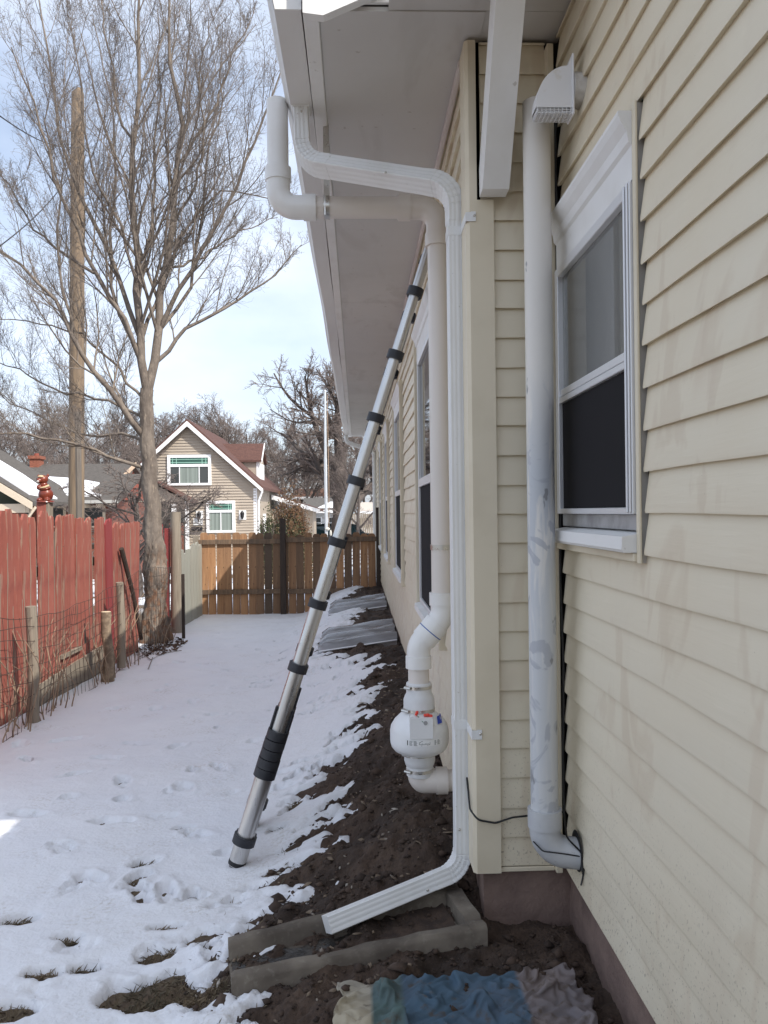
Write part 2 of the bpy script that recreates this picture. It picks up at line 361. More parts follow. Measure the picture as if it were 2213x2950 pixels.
def grid(xs, ys, zf, name, mat):
    X, Y = np.meshgrid(xs, ys); Z = zf(X, Y); V = np.stack([X, Y, Z], -1).reshape(-1, 3)
    n = len(xs); i = np.arange(len(ys)-1)[:, None]*n+np.arange(n-1)[None, :]; i = i.ravel()
    return fastmesh(name, V, np.stack([i, i+1, i+n+1, i+n], 1), mat, True)
ys_f = [1.2]
while ys_f[-1] < 14.6: ys_f.append(ys_f[-1]+.0046*ys_f[-1])
xs_g = np.concatenate([[-900, -400, -200, -100, -60, -40, -25, -16, -10, -7, -5, -4], np.linspace(-3.3, -1.0, 90), np.linspace(-.985, .8, 150), [1, 2, 4, 8, 14, 25, 60, 150, 400, 900]])
ys_g = np.concatenate([[-900, -200, -60, -20, -8, -3, -1, .3], ys_f[::1], [15.2, 16, 18, 21, 25, 30, 36, 44, 55, 70, 100, 200, 450, 1200]])
soil = Mat('soil', (.060, .037, .025), .95).var(11, (.105, .068, .046), .45, .72, .8, 6).var(2.3, (.028, .018, .013), .45, .62, .8, 3).var(60, (.030, .019, .014), .5, .7, .7)
grassy = soil.ramp(soil.axis(0), -.62, -.35, 1, 0)
soil.mix(soil.mul(grassy, soil.ramp(soil.noise(40, 4), .35, .6, .3, 1)), (.12, .085, .05))
far = soil.ramp(soil.axis(1), 14.8, 18, 0, 1)
soil.mix(soil.mul(far, soil.ramp(soil.noise(.5, 5), .42, .5)), (.80, .82, .86))
soil_m = soil.bump(70, .010, .8, 6).bump(18, .02, .6, 5).m
struct(link('ground', grid(xs_g, ys_g, ground_z, 'ground', soil_m)))
sn = Mat('snow', (.80, .80, .82), .75, 0, .3).var(2, (.76, .765, .80), .4, .7, .8)
edge = sn.ramp(sn.noise(3.5, 5), .52, .72)
sn.mix(sn.mul(edge, sn.ramp(sn.noise(55, 4), .5, .66, 0, .55)), (.42, .36, .28))
snow_m = sn.bump(9, .03, .5, 6).bump(60, .006, .6, 5).m
xs_s = np.concatenate([np.linspace(-3.1, -1.2, 120), np.linspace(-1.188, .62, 150)])
struct(link('snow', grid(xs_s, np.array(ys_f), snow_z, 'snow', snow_m)))
def gz(x, y): return float(max(ground_z(x, y), snow_z(np.array([x]), np.array([y]))[0]))

# dirt clods and grass
V_, F_ = [], []
ico = [(-1, 0, .3), (.2, -1, .1), (1, .2, .2), (-.1, 1, .2), (.1, .1, 1), (0, 0, -.8)]
icf = [(0, 1, 4), (1, 2, 4), (2, 3, 4), (3, 0, 4), (1, 0, 5), (2, 1, 5), (3, 2, 5), (0, 3, 5)]
cx = []; cnt = 0
while cnt < 5200:
    y = random.uniform(1.45, 8.0) if random.random() < .75 else random.uniform(1.45, 3.2)
    x = random.uniform(-.75, .69 if y < 2.7 else .42)
    if x < np.interp(y, BY, BX)-.12: continue
    cx.append((x, y)); cnt += 1
cx = np.array(cx); cz = ground_z(cx[:, 0], cx[:, 1]); cs = RNG.lognormal(-5.2, .68, len(cx))
b_ = np.array(ico)[None]*(cs[:, None, None]*RNG.uniform(.6, 1.3, (len(cx), 6, 1)))
an = RNG.uniform(0, 6.28, len(cx)); c_, s_ = np.cos(an)[:, None], np.sin(an)[:, None]
P_ = np.stack([b_[..., 0]*c_-b_[..., 1]*s_+cx[:, :1], b_[..., 0]*s_+b_[..., 1]*c_+cx[:, 1:], b_[..., 2]*.75+cz[:, None]+.002], -1)
F_ = (np.arange(len(cx))[:, None, None]*6+np.array(icf)[None]).reshape(-1, 3)
clod_m = Mat('clod_soil', (.075, .048, .034), .95).var(8, (.035, .022, .016), .4, .6).var(3.3, (.13, .09, .065), .62, .7).m
tag(stuff(link('soil_clods', fastmesh('soil_clods', P_.reshape(-1, 3), F_, clod_m))), 'loose dark brown soil clods scattered over the bare bed', 'soil')
# pale debris: chips, pebbles, straw on the bed
N = 650; dy_ = RNG.uniform(1.6, 6.5, N); dx_ = np.interp(dy_, BY, BX)+RNG.uniform(-.05, .8, N); ok = (dx_ < .40) | ((dy_ < 2.7) & (dx_ < .68)); dx_, dy_ = dx_[ok], dy_[ok]; N = len(dx_)
a = RNG.uniform(0, 6.28, N); ln = RNG.lognormal(-4.6, .5, N); wd = ln*RNG.uniform(.12, .6, N); z = ground_z(dx_, dy_)+.006
u_ = np.stack([np.cos(a)*ln, np.sin(a)*ln, RNG.normal(0, .2, N)*ln], 1); v_ = np.stack([-np.sin(a)*wd, np.cos(a)*wd, RNG.normal(0, .3, N)*wd], 1); c0 = np.stack([dx_, dy_, z], 1); tpv = np.array([0, 0, .004])
V_ = np.stack([c0-u_, c0-v_, c0+u_, c0+v_, c0-u_*.8+tpv, c0-v_*.8+tpv, c0+u_*.8+tpv, c0+v_*.8+tpv], 1).reshape(-1, 3)
F_ = (np.arange(N)[:, None, None]*8+np.array([[4, 5, 6, 7], [0, 1, 5, 4], [1, 2, 6, 5], [2, 3, 7, 6], [3, 0, 4, 7]])[None]).reshape(-1, 4)
tag(stuff(link('debris_chips', fastmesh('debris_chips', V_, F_, Mat('chips', (.20, .15, .105), .9).var(7, (.42, .38, .33), .55, .62).var(5, (.10, .07, .05), .5, .6).m))), 'pale wood chips and pebbles strewn over the dark soil', 'debris')
bl = []
for (fx, fy, rx, ry, dp) in BARE:
    for k in range(int(150*rx/.08)):
        a = random.uniform(0, 6.28); q = math.sqrt(random.random())*1.15; bl.append((fx+rx*q*math.cos(a), fy+ry*q*math.sin(a)))
for k in range(700):
    y = random.uniform(1.6, 3.6); bl.append((np.interp(y, BY, BX)+random.gauss(-.08, .1), y))
for k in range(500):
    bl.append((random.uniform(-1.5, -.3), random.uniform(1.5, 2.6)))
bl = np.array(bl); N = len(bl); bz = ground_z(bl[:, 0], bl[:, 1])
h = RNG.uniform(.008, .030, N); a = RNG.uniform(0, 6.28, N); ln = RNG.uniform(.5, 2.2, N)*h
p0 = np.stack([bl[:, 0], bl[:, 1], bz-.003], 1); dv = np.stack([np.cos(a)*ln, np.sin(a)*ln, h], 1); sd = np.stack([-np.sin(a), np.cos(a), 0*a], 1)*.0016
V_ = np.stack([p0-sd, p0+sd, p0+dv*.55+sd*.8+np.array([0, 0, .004]), p0+dv], 1).reshape(-1, 3)
grass_m = Mat('dead_grass', (.21, .155, .095), .8).var(4, (.085, .07, .042), .45, .62).m
tag(stuff(link('grass', fastmesh('grass', V_, np.arange(N)[:, None]*4+np.array([[0, 1, 2, 3]]), grass_m))), 'dead grass blades poking through holes in the snow', 'grass')
#PART2
# ------------------------------------------------------------------ the near house
house = thing('house', 'cream vinyl sided house with white eave beside the snowy yard', 'house', (.6, 2.8, 0))
EX = .1016; ZB = .20; ZT = 3.058
FXP, RXP, RYP = .418, .716, 2.766     # base planes: facade, wing wall, return wall
def board(kind, a0, a1, k, z_hi=None):
    z0 = ZB+EX*k; zt = min(z0+EX+.006, z_hi or 9)
    prof = [(0.0, z0+.005), (.0165, z0-.001), (.0175, z0+.006), (.0035, zt), (0.0, zt)]
    n = max(1, int(abs(a1-a0)/.16)); vs = []; amp = .0022 if kind == 'facade' else .0012
    ph = random.uniform(0, 9)
    for i in range(n+1):
        a = a0+(a1-a0)*i/n
        wv = amp*(math.sin(a*5.3+ph)+.6*math.sin(a*11.7+ph*2.1)); wz = .0016*math.sin(a*3.1+k*1.7)+.001*math.sin(a*7.7+ph)
        for j, (o, z) in enumerate(prof):
            oo = o+(wv if j in (1, 2) else 0)+(.4*wv if j == 3 else 0); zz = z+(wz if j in (1, 2) else 0)
            vs.append({'facade': (FXP-oo, a, zz), 'wing': (RXP-oo, a, zz), 'return': (a, RYP-oo, zz)}[kind])
    m = len(prof)
    fs = [(i*m+j, i*m+(j+1) % m, (i+1)*m+(j+1) % m, (i+1)*m+j) for i in range(n) for j in range(m)]+[tuple(range(m)), tuple(range(n*m, (n+1)*m))[::-1]]
    mb = MB(); mb.add(vs, fs); return part('siding_board', mb, vinyl, house, 50)
NC = int((ZT-ZB)/EX)+1
FWIN = [(3.75, 5.10), (6.95, 8.30), (9.95, 11.15), (12.75, 13.95)]; FWZ = (.80, 2.56)
for k in range(NC):
    zm = ZB+EX*(k+.5)
    if FWZ[0] < zm < FWZ[1]:
        e = [2.86]+[x for wn in FWIN for x in (wn[0]-.055, wn[1]+.055)]+[17.0]
        for i in range(0, len(e), 2): board('facade', e[i], e[i+1], k)
    else: board('facade', 2.86, 17.0, k, ZT)
    if 1.30 < zm < 2.42: board('wing', -2.5, 1.9275+random.uniform(-.004, .004), k)
    else: board('wing', -2.5, 2.712, k, 3.06)
    board('return', .44, .668, k, ZT)
# structural walls (set back behind the siding)
wl = MB(); wl.box(FXP+.002, FXP+.16, 2.768, 17, ZB-.02, 3.06)
part('wall', wl, gap_shade, house)
wl = MB()
for b in [(-2.5, 1.96, ZB-.02, 3.08), (1.96, 2.70, ZB-.02, 1.36), (1.96, 2.70, 2.28, 3.08), (2.70, 2.9, ZB-.02, 3.08)]: wl.box(RXP+.002, RXP+.12, b[0], b[1], b[2], b[3])
part('wall', wl, gap_shade, house)
wl = MB(); wl.box(FXP, RXP+.1, RYP+.002, RYP+.12, ZB-.02, 3.06)
part('wall', wl, gap_shade, house)
wl = MB(); wl.box(.55, 7.6, 16.9, 17, -.8, 3.1); wl.box(7.5, 7.6, -2.5, 17, -.8, 3.1); wl.box(.72, 7.6, -2.6, -2.5, -.8, 3.1)
part('wall', wl, vinyl, house)
fd = MB(); fd.box(.425, .62, 2.78, 17, -.9, ZB+.004)
part('foundation', fd, stucco, house)
fd = MB(); n = 14
for (ax, q0, q1, pl) in (('y', .424, .745, 2.772), ('x', -2.4, 2.80, .728)):
    nn = 10 if ax == 'y' else 50; vs = []
    for i in range(nn+1):
        for j in range(9):
            q = q0+(q1-q0)*i/nn; z = -.25+(ZB+.25)*j/8; o = pl+random.uniform(-.006, .006)
            vs.append((q, o, z) if ax == 'y' else (o, q, z))
    fd.add(vs, [(i*9+j, (i+1)*9+j, (i+1)*9+j+1, i*9+j+1) for i in range(nn) for j in range(8)])
part('foundation', fd, stucco, house, 60)
# corner post, inner corner trim, starter strip
mb = MB(); mb.prism([(.386, 2.86), (.386, 2.748), (.398, 2.735), (.481, 2.735), (.481, 2.762), (.44, 2.762), (.44, 2.86)], 'z', .182, 2.50)
mb.prism([(.386, 2.86), (.386, 2.7481), (.398, 2.7351), (.424, 2.7351), (.424, 2.86)], 'z', 2.50, 3.05)
cp = part('corner_post', mb, trim_beige, house)
mb = MB(); mb.box(.668, .690, 2.716, 2.764, .185, 3.03, .002)
part('corner_trim', mb, trim_beige, house)
mb = MB(); mb.box(.445, .668, 2.744, 2.762, ZB-.018, ZB-.003, .002)
part('starter_strip', mb, trim_beige, house)
# soffit, fascia, frieze strip, roof, bargeboard
for (y0, y1) in ((2.60, 6.2), (6.204, 11.0), (11.004, 17.2)):
    mb = MB(); mb.box(-.106, .44, y0, y1, 3.06, 3.075); part('soffit_panel', mb, soffit_m, house)
mb = MB(); mb.box(.121, .80, 2.02, 2.598, 3.064, 3.078); part('soffit_panel', mb, soffit_m, house)
mb = MB(); mb.box(.44, .74, 2.60, 2.80, 3.064, 3.079); part('soffit_panel', mb, soffit_m, house)
mb = MB(); mb.box(.383, .402, 2.87, 17.0, 3.03, 3.0585, .003); part('frieze_strip', mb, Mat('pink_white_trim', (.66, .60, .575), .5).m, house)
mb = MB(); mb.box(-.158, -.1065, 2.585, 17.2, 3.05, 3.27, .003); part('fascia', mb, white_paint, house)
mb = MB(); mb.box(.672, .712, -2.5, 2.55, 3.082, 3.13); part('fascia', mb, white_paint, house)
SLP = .44
def roof_slab(x0, z0, y0, y1, xr=4.0, th=.10):
    zr = z0+SLP*(xr-x0); m = MB()
    m.prism([(x0, z0), (xr, zr), (2*xr-x0, z0), (2*xr-x0, z0-th), (xr, zr-th), (x0, z0-th)], 'y', y0, y1); return m
part('roof', roof_slab(-.21, 3.33, 2.57, 17.25), shingle_m, house)
part('roof', roof_slab(.655, 3.165, -2.7, 2.565, 4.0, .07), shingle_m, house)
mb = MB()   # gable end board rising with the roof
mb.prism([(-.155, 3.02), (-.09, 3.012), (1.6, 3.012+SLP*1.69), (1.6, 3.17+SLP*1.69), (-.155, 3.21)], 'y', 2.545, 2.582)
part('bargeboard', mb, white_paint, house)
mb = MB(); mb.box(-.10, 1.4, 2.584, 2.597, 3.0795, 3.24); part('gable_closure', mb, white_paint, house)
mb = MB(); mb.prism([(2.655, 2.505), (2.30, 3.063), (2.43, 3.063), (2.725, 2.60), (2.725, 2.505)], 'x', .431, .520)
part('knee_brace', mb, white_paint, house)
mb = MB(); mb.box(.525, .548, 2.738, 2.747, 2.53, 2.80); part('trim_scrap', mb, trim_beige, house)

def crown(w_, y0, y1, X, zt, h=.17):
    """head casing with a moulded crown; X is the wall face"""
    m = MB(); b = zt-h
    m.prism([(X+.012, b), (X-.012, b), (X-.012, b+.085), (X-.02, b+.094), (X-.024, b+.12), (X-.038, b+.143), (X-.045, b+.16), (X-.045, zt), (X+.012, zt)], 'y', y0, y1)
    return part('head_casing', m, white_paint, w_)
# window of the wing wall
win = part('window', MB().box(.681, RXP+.05, 1.957, 1.994, 1.417, 2.243, .002).box(.681, RXP+.05, 2.668, 2.704, 1.417, 2.243, .002).box(.6811, RXP+.05, 1.994, 2.668, 2.212, 2.243, .002).box(.6811, RXP+.05, 1.994, 2.668, 1.417, 1.434, .002), alu_frame, house)
crown(win, 1.953, 2.702, .70, 2.415)
part('jamb_ridge', MB().box(.675, .6805, 1.960, 1.967, 1.42, 2.24, .002).box(.675, .6805, 1.983, 1.990, 1.42, 2.24, .002), alu_frame, win)
part('meeting_rail', MB().box(.683, .722, 1.995, 2.667, 1.787, 1.806, .002).box(.688, .722, 1.995, 2.667, 1.810, 1.833, .002), alu_frame, win)
part('upper_pane', MB().box(.699, .702, 1.995, 2.667, 1.834, 2.211), glass_m, win)
part('insect_screen', MB().box(.694, .696, 1.995, 2.667, 1.435, 1.786), screen_m, win)
part('lower_sash_rail', MB().box(.7, .74, 1.957, 2.704, 1.376, 1.4165, .002), Mat('worn_metal_rail', (.42, .42, .42), .5, .3).var(12, (.28, .27, .27), .4, .6).m, win)
part('sill', MB().prism([(.73, 1.375), (.653, 1.362), (.651, 1.33), (.657, 1.322), (.73, 1.322)], 'y', 1.953, 2.706), white_paint, win)
part('side_channel', MB().box(.688, .696, 1.932, 1.9525, 1.295, 2.432, .002), trim_beige, win)
part('channel_pocket', MB().box(.6962, .716, 1.942, 1.9524, 1.296, 2.430), Mat('pocket_shade', (.5, .47, .43), .8).m, win)  # grey fill painted for the shade in the gap behind the lip
part('side_channel', MB().box(.680, .716, 1.9526, 2.706, 1.298, 1.320, .003), trim_beige, win)
part('dark_slot', MB().box(.704, .716, 2.7045, 2.714, 1.33, 2.26), Mat('rust_brown', (.05, .022, .018), .9).m, win)
sash = MB()
for b in [(1.965, 2.02, 1.40, 2.26), (2.64, 2.70, 1.40, 2.26), (2.02, 2.64, 2.19, 2.26), (2.02, 2.64, 1.80, 1.85), (2.02, 2.64, 1.40, 1.46)]: sash.box(.724, .748, b[0], b[1], b[2], b[3], .003)
part('inner_sash', sash, white_paint, win)
part('jamb_liner', MB().box(.7865, .84, 2.690, 2.6995, 1.362, 2.279).box(.7865, .84, 1.9605, 1.97, 1.362, 2.279).box(.7865, .84, 1.97, 2.69, 2.27, 2.279), white_paint, win)
cm = MB(); vs = []
for i in range(41):
    y = 2.03+.60*i/40; x = .762+.008*math.sin(i*.95)+.004*math.sin(i*2.3); vs += [(x, y, 1.36), (x, y, 2.30)]
cm.add(vs, [(2*i, 2*i+2, 2*i+3, 2*i+1) for i in range(40)]); part('curtain', cm, curtain_m, win, 60)
rm = MB(); rm.box(.84, 3.2, .6, 2.74, .3, 2.7); rm.f = [f[::-1] for f in rm.f if f != (0, 1, 3, 2)]
part('room_interior', rm, room_m, house)
for (y0, y1) in FWIN:
    z0, z1 = FWZ; X = FXP-.016
    fw = part('window', MB().box(X-.012, X+.03, y0, y0+.045, z0+.06, z1-.17, .002).box(X-.012, X+.03, y1-.045, y1, z0+.06, z1-.17, .002).box(X-.0121, X+.03, y0+.045, y1-.045, z1-.205, z1-.17, .002).box(X-.0121, X+.03, y0+.045, y1-.045, z0+.06, z0+.085, .002).box(X-.0121, X+.03, y0+.045, y1-.045, 1.585, 1.635, .002), alu_frame, house)
    crown(fw, y0-.01, y1+.01, X, z1)
    part('pane', MB().box(X+.004, X+.008, y0+.045, y1-.045, 1.635, z1-.205), dark_glass, fw)
    part('insect_screen', MB().box(X+.0, X+.004, y0+.045, y1-.045, z0+.085, 1.585), screen_m, fw)
    part('sill', MB().prism([(X+.012, z0+.058), (X-.042, z0+.045), (X-.044, z0+.012), (X+.012, z0+.004)], 'y', y0-.012, y1+.012), white_paint, fw)
    for yy in (y0-.030, y1+.013): part('side_channel', MB().box(X-.03, X+.012, yy, yy+.017, z0-.02, z1+.015, .003), trim_beige, fw)

# ------------------------------------------------------------------ gutter with downspouts
GY0, GY1 = 2.60, 17.2
gut = thing('rain_gutter', 'white metal rain gutter along the eave with a jointed downspout', 'gutter', (.372, 2.9, .12))
op = [(-.162, 3.19), (-.162, 3.062), (-.248, 3.062), (-.253, 3.085), (-.257, 3.11), (-.268, 3.135), (-.280, 3.150), (-.282, 3.186), (-.271, 3.188)]
ip = [(x+.003*(1 if i > 1 else -1), z+.003) for i, (x, z) in enumerate(op)][::-1]
mb = MB(); nseg = 60; prof = op+ip; m = len(prof); vs = []
for i in range(nseg+1):
    y = GY0+(GY1-GY0)*(i/nseg); dz = .004*math.sin(y*1.3)+.003*math.sin(y*2.9+1)
    for (x, z) in prof: vs.append((x+.003*math.sin(y*2.1), y, z+dz))
mb.add(vs, [(i*m+j, (i+1)*m+j, (i+1)*m+(j+1) % m, i*m+(j+1) % m) for i in range(nseg) for j in range(m)])
trough = part('trough', mb, gutter_m, gut, 30)
part('end_cap', MB().prism(op+[(-.2, 3.19)], 'y', GY0-.004, GY0+.002), white_paint, gut)
for y in (5.6, 9.0, 12.5):
    part('seam', MB().sweep([(0, y, 0), (0, y+.04, 0)], [(x*1.0-(.003 if i > 1 else 0), z-.004) for i, (x, z) in enumerate(op[1:8])], (1, 0, 0), False), gutter_m, trough)
def spout_profile(a, b):
    P = []; f = .0008
    def edge(p, q, nrm):
        for (t, o) in ((.04, 0), (.18, 0), (.22, -f), (.30, -f), (.34, 0), (.46, 0), (.50, -f), (.58, -f), (.62, 0), (.74, 0), (.78, -f), (.84, -f), (.88, 0), (.96, 0)):
            P.append((p[0]+(q[0]-p[0])*t+nrm[0]*o, p[1]+(q[1]-p[1])*t+nrm[1]*o))
    edge((-a, -b), (a, -b), (0, -1)); edge((a, -b), (a, b), (1, 0)); edge((a, b), (-a, b), (0, 1)); edge((-a, b), (-a, -b), (-1, 0))
    return P
SP = spout_profile(.0285, .039)
A, B, C_, D_, E_ = Vector((-.208, 3.235, 3.065)), Vector((-.200, 3.215, 2.835)), Vector((.368, 2.905, 2.615)), Vector((.368, 2.905, .125)), Vector((-.120, 2.70, .040))
def elbow_path(a, b, c, r, ext):
    p = fillet([a, b, c], r, 48); q = p[1:-1]
    d0 = (q[0]-a).normalized(); d1 = (c-q[-1]).normalized()
    return [q[0]-d0*ext]+q+[q[-1]+d1*ext]
def spout(name, pts, side, par, elbow=False):
    """square pipe piece; returns the object and the frame side at its end, so pieces line up"""
    sc = None; pts = [Vector(p) for p in pts]; a = Vector(side); K = len(pts)
    if elbow: sc = [1.0]+[1.045-(.05 if (i % 7 == 3) else 0) for i in range(K-2)]+[1.03]
    for i in range(K):
        t = (pts[min(i+1, K-1)]-pts[max(i-1, 0)]).normalized(); a = (a-t*a.dot(t)).normalized()
    return part(name, MB().sweep(pts, SP, side, True, sc), white_metal, par, 35), a
ds, _ = spout('downspout', [C_+Vector((0, 0, -.10)), D_+Vector((0, 0, .10))], (1, 0, 0), gut)
e1 = elbow_path(A, B, C_, .13, .05); e1[0] = Vector(A); _, s1 = spout('elbow', e1, (1, 0, 0), ds, True)
e2 = elbow_path(B, C_, D_, .12, .05); spout('elbow', e2, s1, ds, True)
e3 = elbow_path(C_, D_, E_, .085, .06); _, s3 = spout('elbow', e3, (1, 0, 0), ds, True)
spout('offset_pipe', [e1[-1]-(e1[-1]-e1[-2])*.5, e2[0]+(e2[1]-e2[0])*.5], s1, ds)
spout('outlet_pipe', [e3[-1]-(e3[-1]-e3[-2])*.3, E_], s3, ds)
part('outlet_collar', MB().box(-.245, -.170, 3.19, 3.28, 3.052, 3.0605, .003), white_metal, ds)
for z in (2.44, .93-.27):
    st = MB(); st.box(.3375, .3398, 2.866, 2.944, z-.016, z+.016); st.box(.338, .402, 2.8645, 2.8668, z-.016, z+.016); st.box(.402, .4185, 2.730, 2.7335, z-.015, z+.018); st.box(.3835, .3858, 2.7335, 2.8644, z-.0155, z+.0155); st.box(.3835, .4022, 2.7312, 2.7333, z-.015, z+.016)
    s_o = part('strap', st, white_metal, ds)
    part('screw', MB().blob((.413, 2.729, z+.004), (.005, .003, .005)), steel, ds, True)
for p in (PY(664, 262, 3.19), PY(760, 445*.75, 3.12)): pass
for p in ((-.205, 3.192, 3.03), (.12, 2.985, 2.70), (.353, 2.862, .285), (.23, 2.80, .10)): part('screw', MB().blob(p, (.005, .004, .005)), steel, ds, True)
far_sp = MB(); far_sp.tube(fillet([(-.22, 17.0, 3.065), (-.22, 17.0, 2.93), (.37, 16.9, 2.70), (.37, 16.9, -.3)], .1), .045, 10); part('downspout', far_sp, white_metal, gut, True)

# ------------------------------------------------------------------ radon vent: fan, pipe, fittings
YP = 3.36; XP = .353; PR = .0445
rad = thing('radon_vent', 'cream plastic vent pipe with a round white fan beside the corner post', 'vent pipe', (.251, YP, .2))
ux = lambda u, v, Y=YP: PY(u, v, Y)
XF = .250
zof = lambda v: CAMZ-(v-1107)*YP/FPX
ZH = zof(449)            # horizontal run
XO = -.315               # riser outside the gutter
part('inlet_pipe', MB().tube([(.315, YP, zof(1690)), (.44, YP, zof(1690))], PR, 24), pvc_cream, rad, True)
el = fillet([(XF, YP, .345), (XF, YP, zof(1690)), (.36, YP, zof(1690))], .085, 12)
part('elbow', MB().tube(el[:-1]+[Vector((.33, YP, zof(1690)))], .0505, 24), pvc_cream, rad, True)
part('elbow_collar', MB().tube([(.318, YP, zof(1690)), (.365, YP, zof(1690))], .056, 24), pvc_cream, rad, True)
lower = part('lower_coupling', MB().lathe([(.050, .318), (.056, .322), (.056, .362), (.060, .366), (.0655, .385), (.0655, .425), (.060, .43)], XF, YP, 32), rubber_white, rad, 30)
upper = part('upper_coupling', MB().lathe([(.0600, .585), (.0655, .59), (.0655, .640), (.060, .656), (.0535, .668), (.053, .708), (.050, .712)], XF, YP, 32), rubber_white, rad, 30)
def clamp(z, r, par):
    c_ = part('hose_clamp', MB().lathe([(r, z-.0065), (r+.0022, z-.0065), (r+.0022, z+.0065), (r, z+.0065)], XF, YP, 32, False), steel, par, 30)
    part('clamp_screw', MB().tube([(XF-r*.93-.012, YP-.025, z), (XF-r*.72, YP-r*.70-.010, z)], .0065, 8), steel, c_, True)
clamp(.345, .056, lower); clamp(.415, .0655, lower); clamp(.600, .0655, upper); clamp(.694, .0532, upper)
fan = part('fan_housing', MB().lathe([(.06, .412), (.085, .418), (.106, .430), (.118, .445), (.1225, .462), (.1235, .475), (.1235, .512), (.1195, .532), (.105, .556), (.082, .578), (.064, .592), (.060, .596)], XF, YP, 48), fan_m, rad, 25)
bx = MB(); bx.prism([(XF-.048, .508), (XF+.046, .508), (XF+.046, .592), (XF-.048, .592)], 'y', YP-.1265, YP-.05); part('wiring_box', bx, fan_m, fan)
part('box_screw', MB().tube([(XF+.016, YP-.1262, .572), (XF+.016, YP-.129, .572)], .0085, 14), Mat('grey_plug', (.35, .35, .35), .4).m, fan)
redm = Mat('red_wire_nut', (.75, .06, .035), .4).m
for (dx, z, an) in ((-.018, .606, 20), (.022, .599, 80), (.036, .596, 100)):
    c = Vector((XF+dx, YP-.105, z)); d = Vector((math.sin(R(an)), -.3, math.cos(R(an)))).normalized()*.011
    part('wire_nut', MB().tube([c-d, c+d*.6, c+d], [.0055, .0065, .004], 10), redm, fan, True)
part('loose_wire', MB().tube(fillet([(XF-.018, YP-.105, .60), (XF-.006, YP-.12, .588), (XF+.006, YP-.13, .576)], .02), .0012, 6), Mat('green_wire', (.06, .2, .08), .5).m, fan)
part('loose_wire', MB().tube(fillet([(XF-.045, YP-.11, .592), (XF-.035, YP-.115, .601), (XF-.02, YP-.11, .597)], .01), .0014, 6), pvc_white, fan)
def cyl_patch(x0, x1, z0, z1, r, mat, name, par, n=14, slope=0.0):
    vs = []
    for i in range(n+1):
        x = x0+(x1-x0)*i/n
        for (z, k) in ((z0, 0), (z1, 1)):
            rr = r-slope*k; vs.append((XF+x, YP-math.sqrt(max(rr*rr-x*x, 0)), z))
    return part(name, MB().add(vs, [(2*i, 2*i+2, 2*i+3, 2*i+1) for i in range(n)]), mat, par)
ink = Mat('label_ink', (.03, .03, .03), .5).m
lab = cyl_patch(-.062, .085, .476, .501, .1245, Mat('paper_label', (.84, .84, .83), .5).m, 'label', fan)
cyl_patch(.070, .090, .556, .578, .1105, Mat('blue_sticker', (.02, .06, .42), .4).m, 'sticker', fan, 6, .0245)
def text_mesh(s, size):
    cu = bpy.data.curves.new('t', 'FONT'); cu.body = s; cu.size = size; cu.align_x = 'CENTER'; cu.align_y = 'CENTER'; cu.resolution_u = 2
    o = bpy.data.objects.new('t', cu); COL.objects.link(o); bpy.context.view_layer.update()
    me = bpy.data.meshes.new_from_object(o.evaluated_get(bpy.context.evaluated_depsgraph_get())); vs = [v.co.copy() for v in me.vertices]; fs = [tuple(p.vertices) for p in me.polygons]
    bpy.data.objects.remove(o); bpy.data.curves.remove(cu); bpy.data.meshes.remove(me); return vs, fs
vs, fs = text_mesh('RadonAway', .0098); rt = MB()
wrap = lambda x, z, r=.1250: (XF+x, YP-math.sqrt(r*r-x*x), z)
rt.add([wrap(v.x+.012, v.y+.4855) for v in vs], fs)
rt.add([wrap(-.012, .4915), wrap(0, .4975), wrap(.001, .4962), wrap(-.009, .4910)], [(0, 1, 2, 3)]); rt.add([wrap(0, .4975), wrap(.036, .4915), wrap(.036, .4905), wrap(.0, .4963)], [(0, 1, 2, 3)])
rt.add([wrap(-.003, .4795), wrap(.027, .4795), wrap(.027, .4785), wrap(-.003, .4785)], [(3, 2, 1, 0)])
for (x0, x1) in ((-.050, -.036), (-.033, -.017), (.053, .062), (.065, .078)):
    for k in range(6):
        e = x1-random.uniform(0, .006); z = .4975-.0034*k
        rt.add([wrap(x0, z), wrap(e, z), wrap(e, z-.0014), wrap(x0, z-.0014)], [(3, 2, 1, 0)])
rt.add([wrap(-.059, .499), wrap(-.0555, .499), wrap(-.0555, .479), wrap(-.059, .479)], [(3, 2, 1, 0)])
part('lettering', rt, ink, fan)
part('short_pipe', MB().tube([(XF, YP, .70), (XF, YP, .80)], PR, 24), pvc_cream, rad, True)
j0, j1 = Vector((XF, YP, .865)), Vector((XP, YP, .985))
ob = fillet([Vector((XF, YP, .775)), j0, j1, Vector((XP, YP, 1.085))], .075, 8)
part('offset_elbow', MB().tube(ob, .0495, 24), pvc_white, rad, True)
part('elbow_collar', MB().tube([(XF, YP, .772), (XF, YP, .822)], .0545, 24), pvc_white, rad, True)
md = (j1-j0).normalized(); mc = (j0+j1)/2
part('elbow_collar', MB().tube([mc-md*.046, mc-md*.002], .0545, 24), pvc_white, rad, True)
part('elbow_collar', MB().tube([mc+md*.001, mc+md*.046], .0545, 24), pvc_white, rad, True)
part('joint_line', MB().tube([mc-md*.0025, mc+md*.0015], .0551, 24), Mat('blue_joint', (.02, .10, .35), .4).m, rad, True)
part('elbow_collar', MB().tube([(XP, YP, 1.035), (XP, YP, 1.088)], .0545, 24), pvc_white, rad, True)
part('long_pipe', MB().tube([(XP, YP, 1.06), (XP, YP, ZH-.12)], PR, 28), pvc_cream, rad, True)
part('pipe_strap', MB().lathe([(PR, zof(1190)), (PR+.003, zof(1190)), (PR+.003, zof(1190)+.022), (PR, zof(1190)+.022)], XP, YP, 28, False), steel, rad, True)
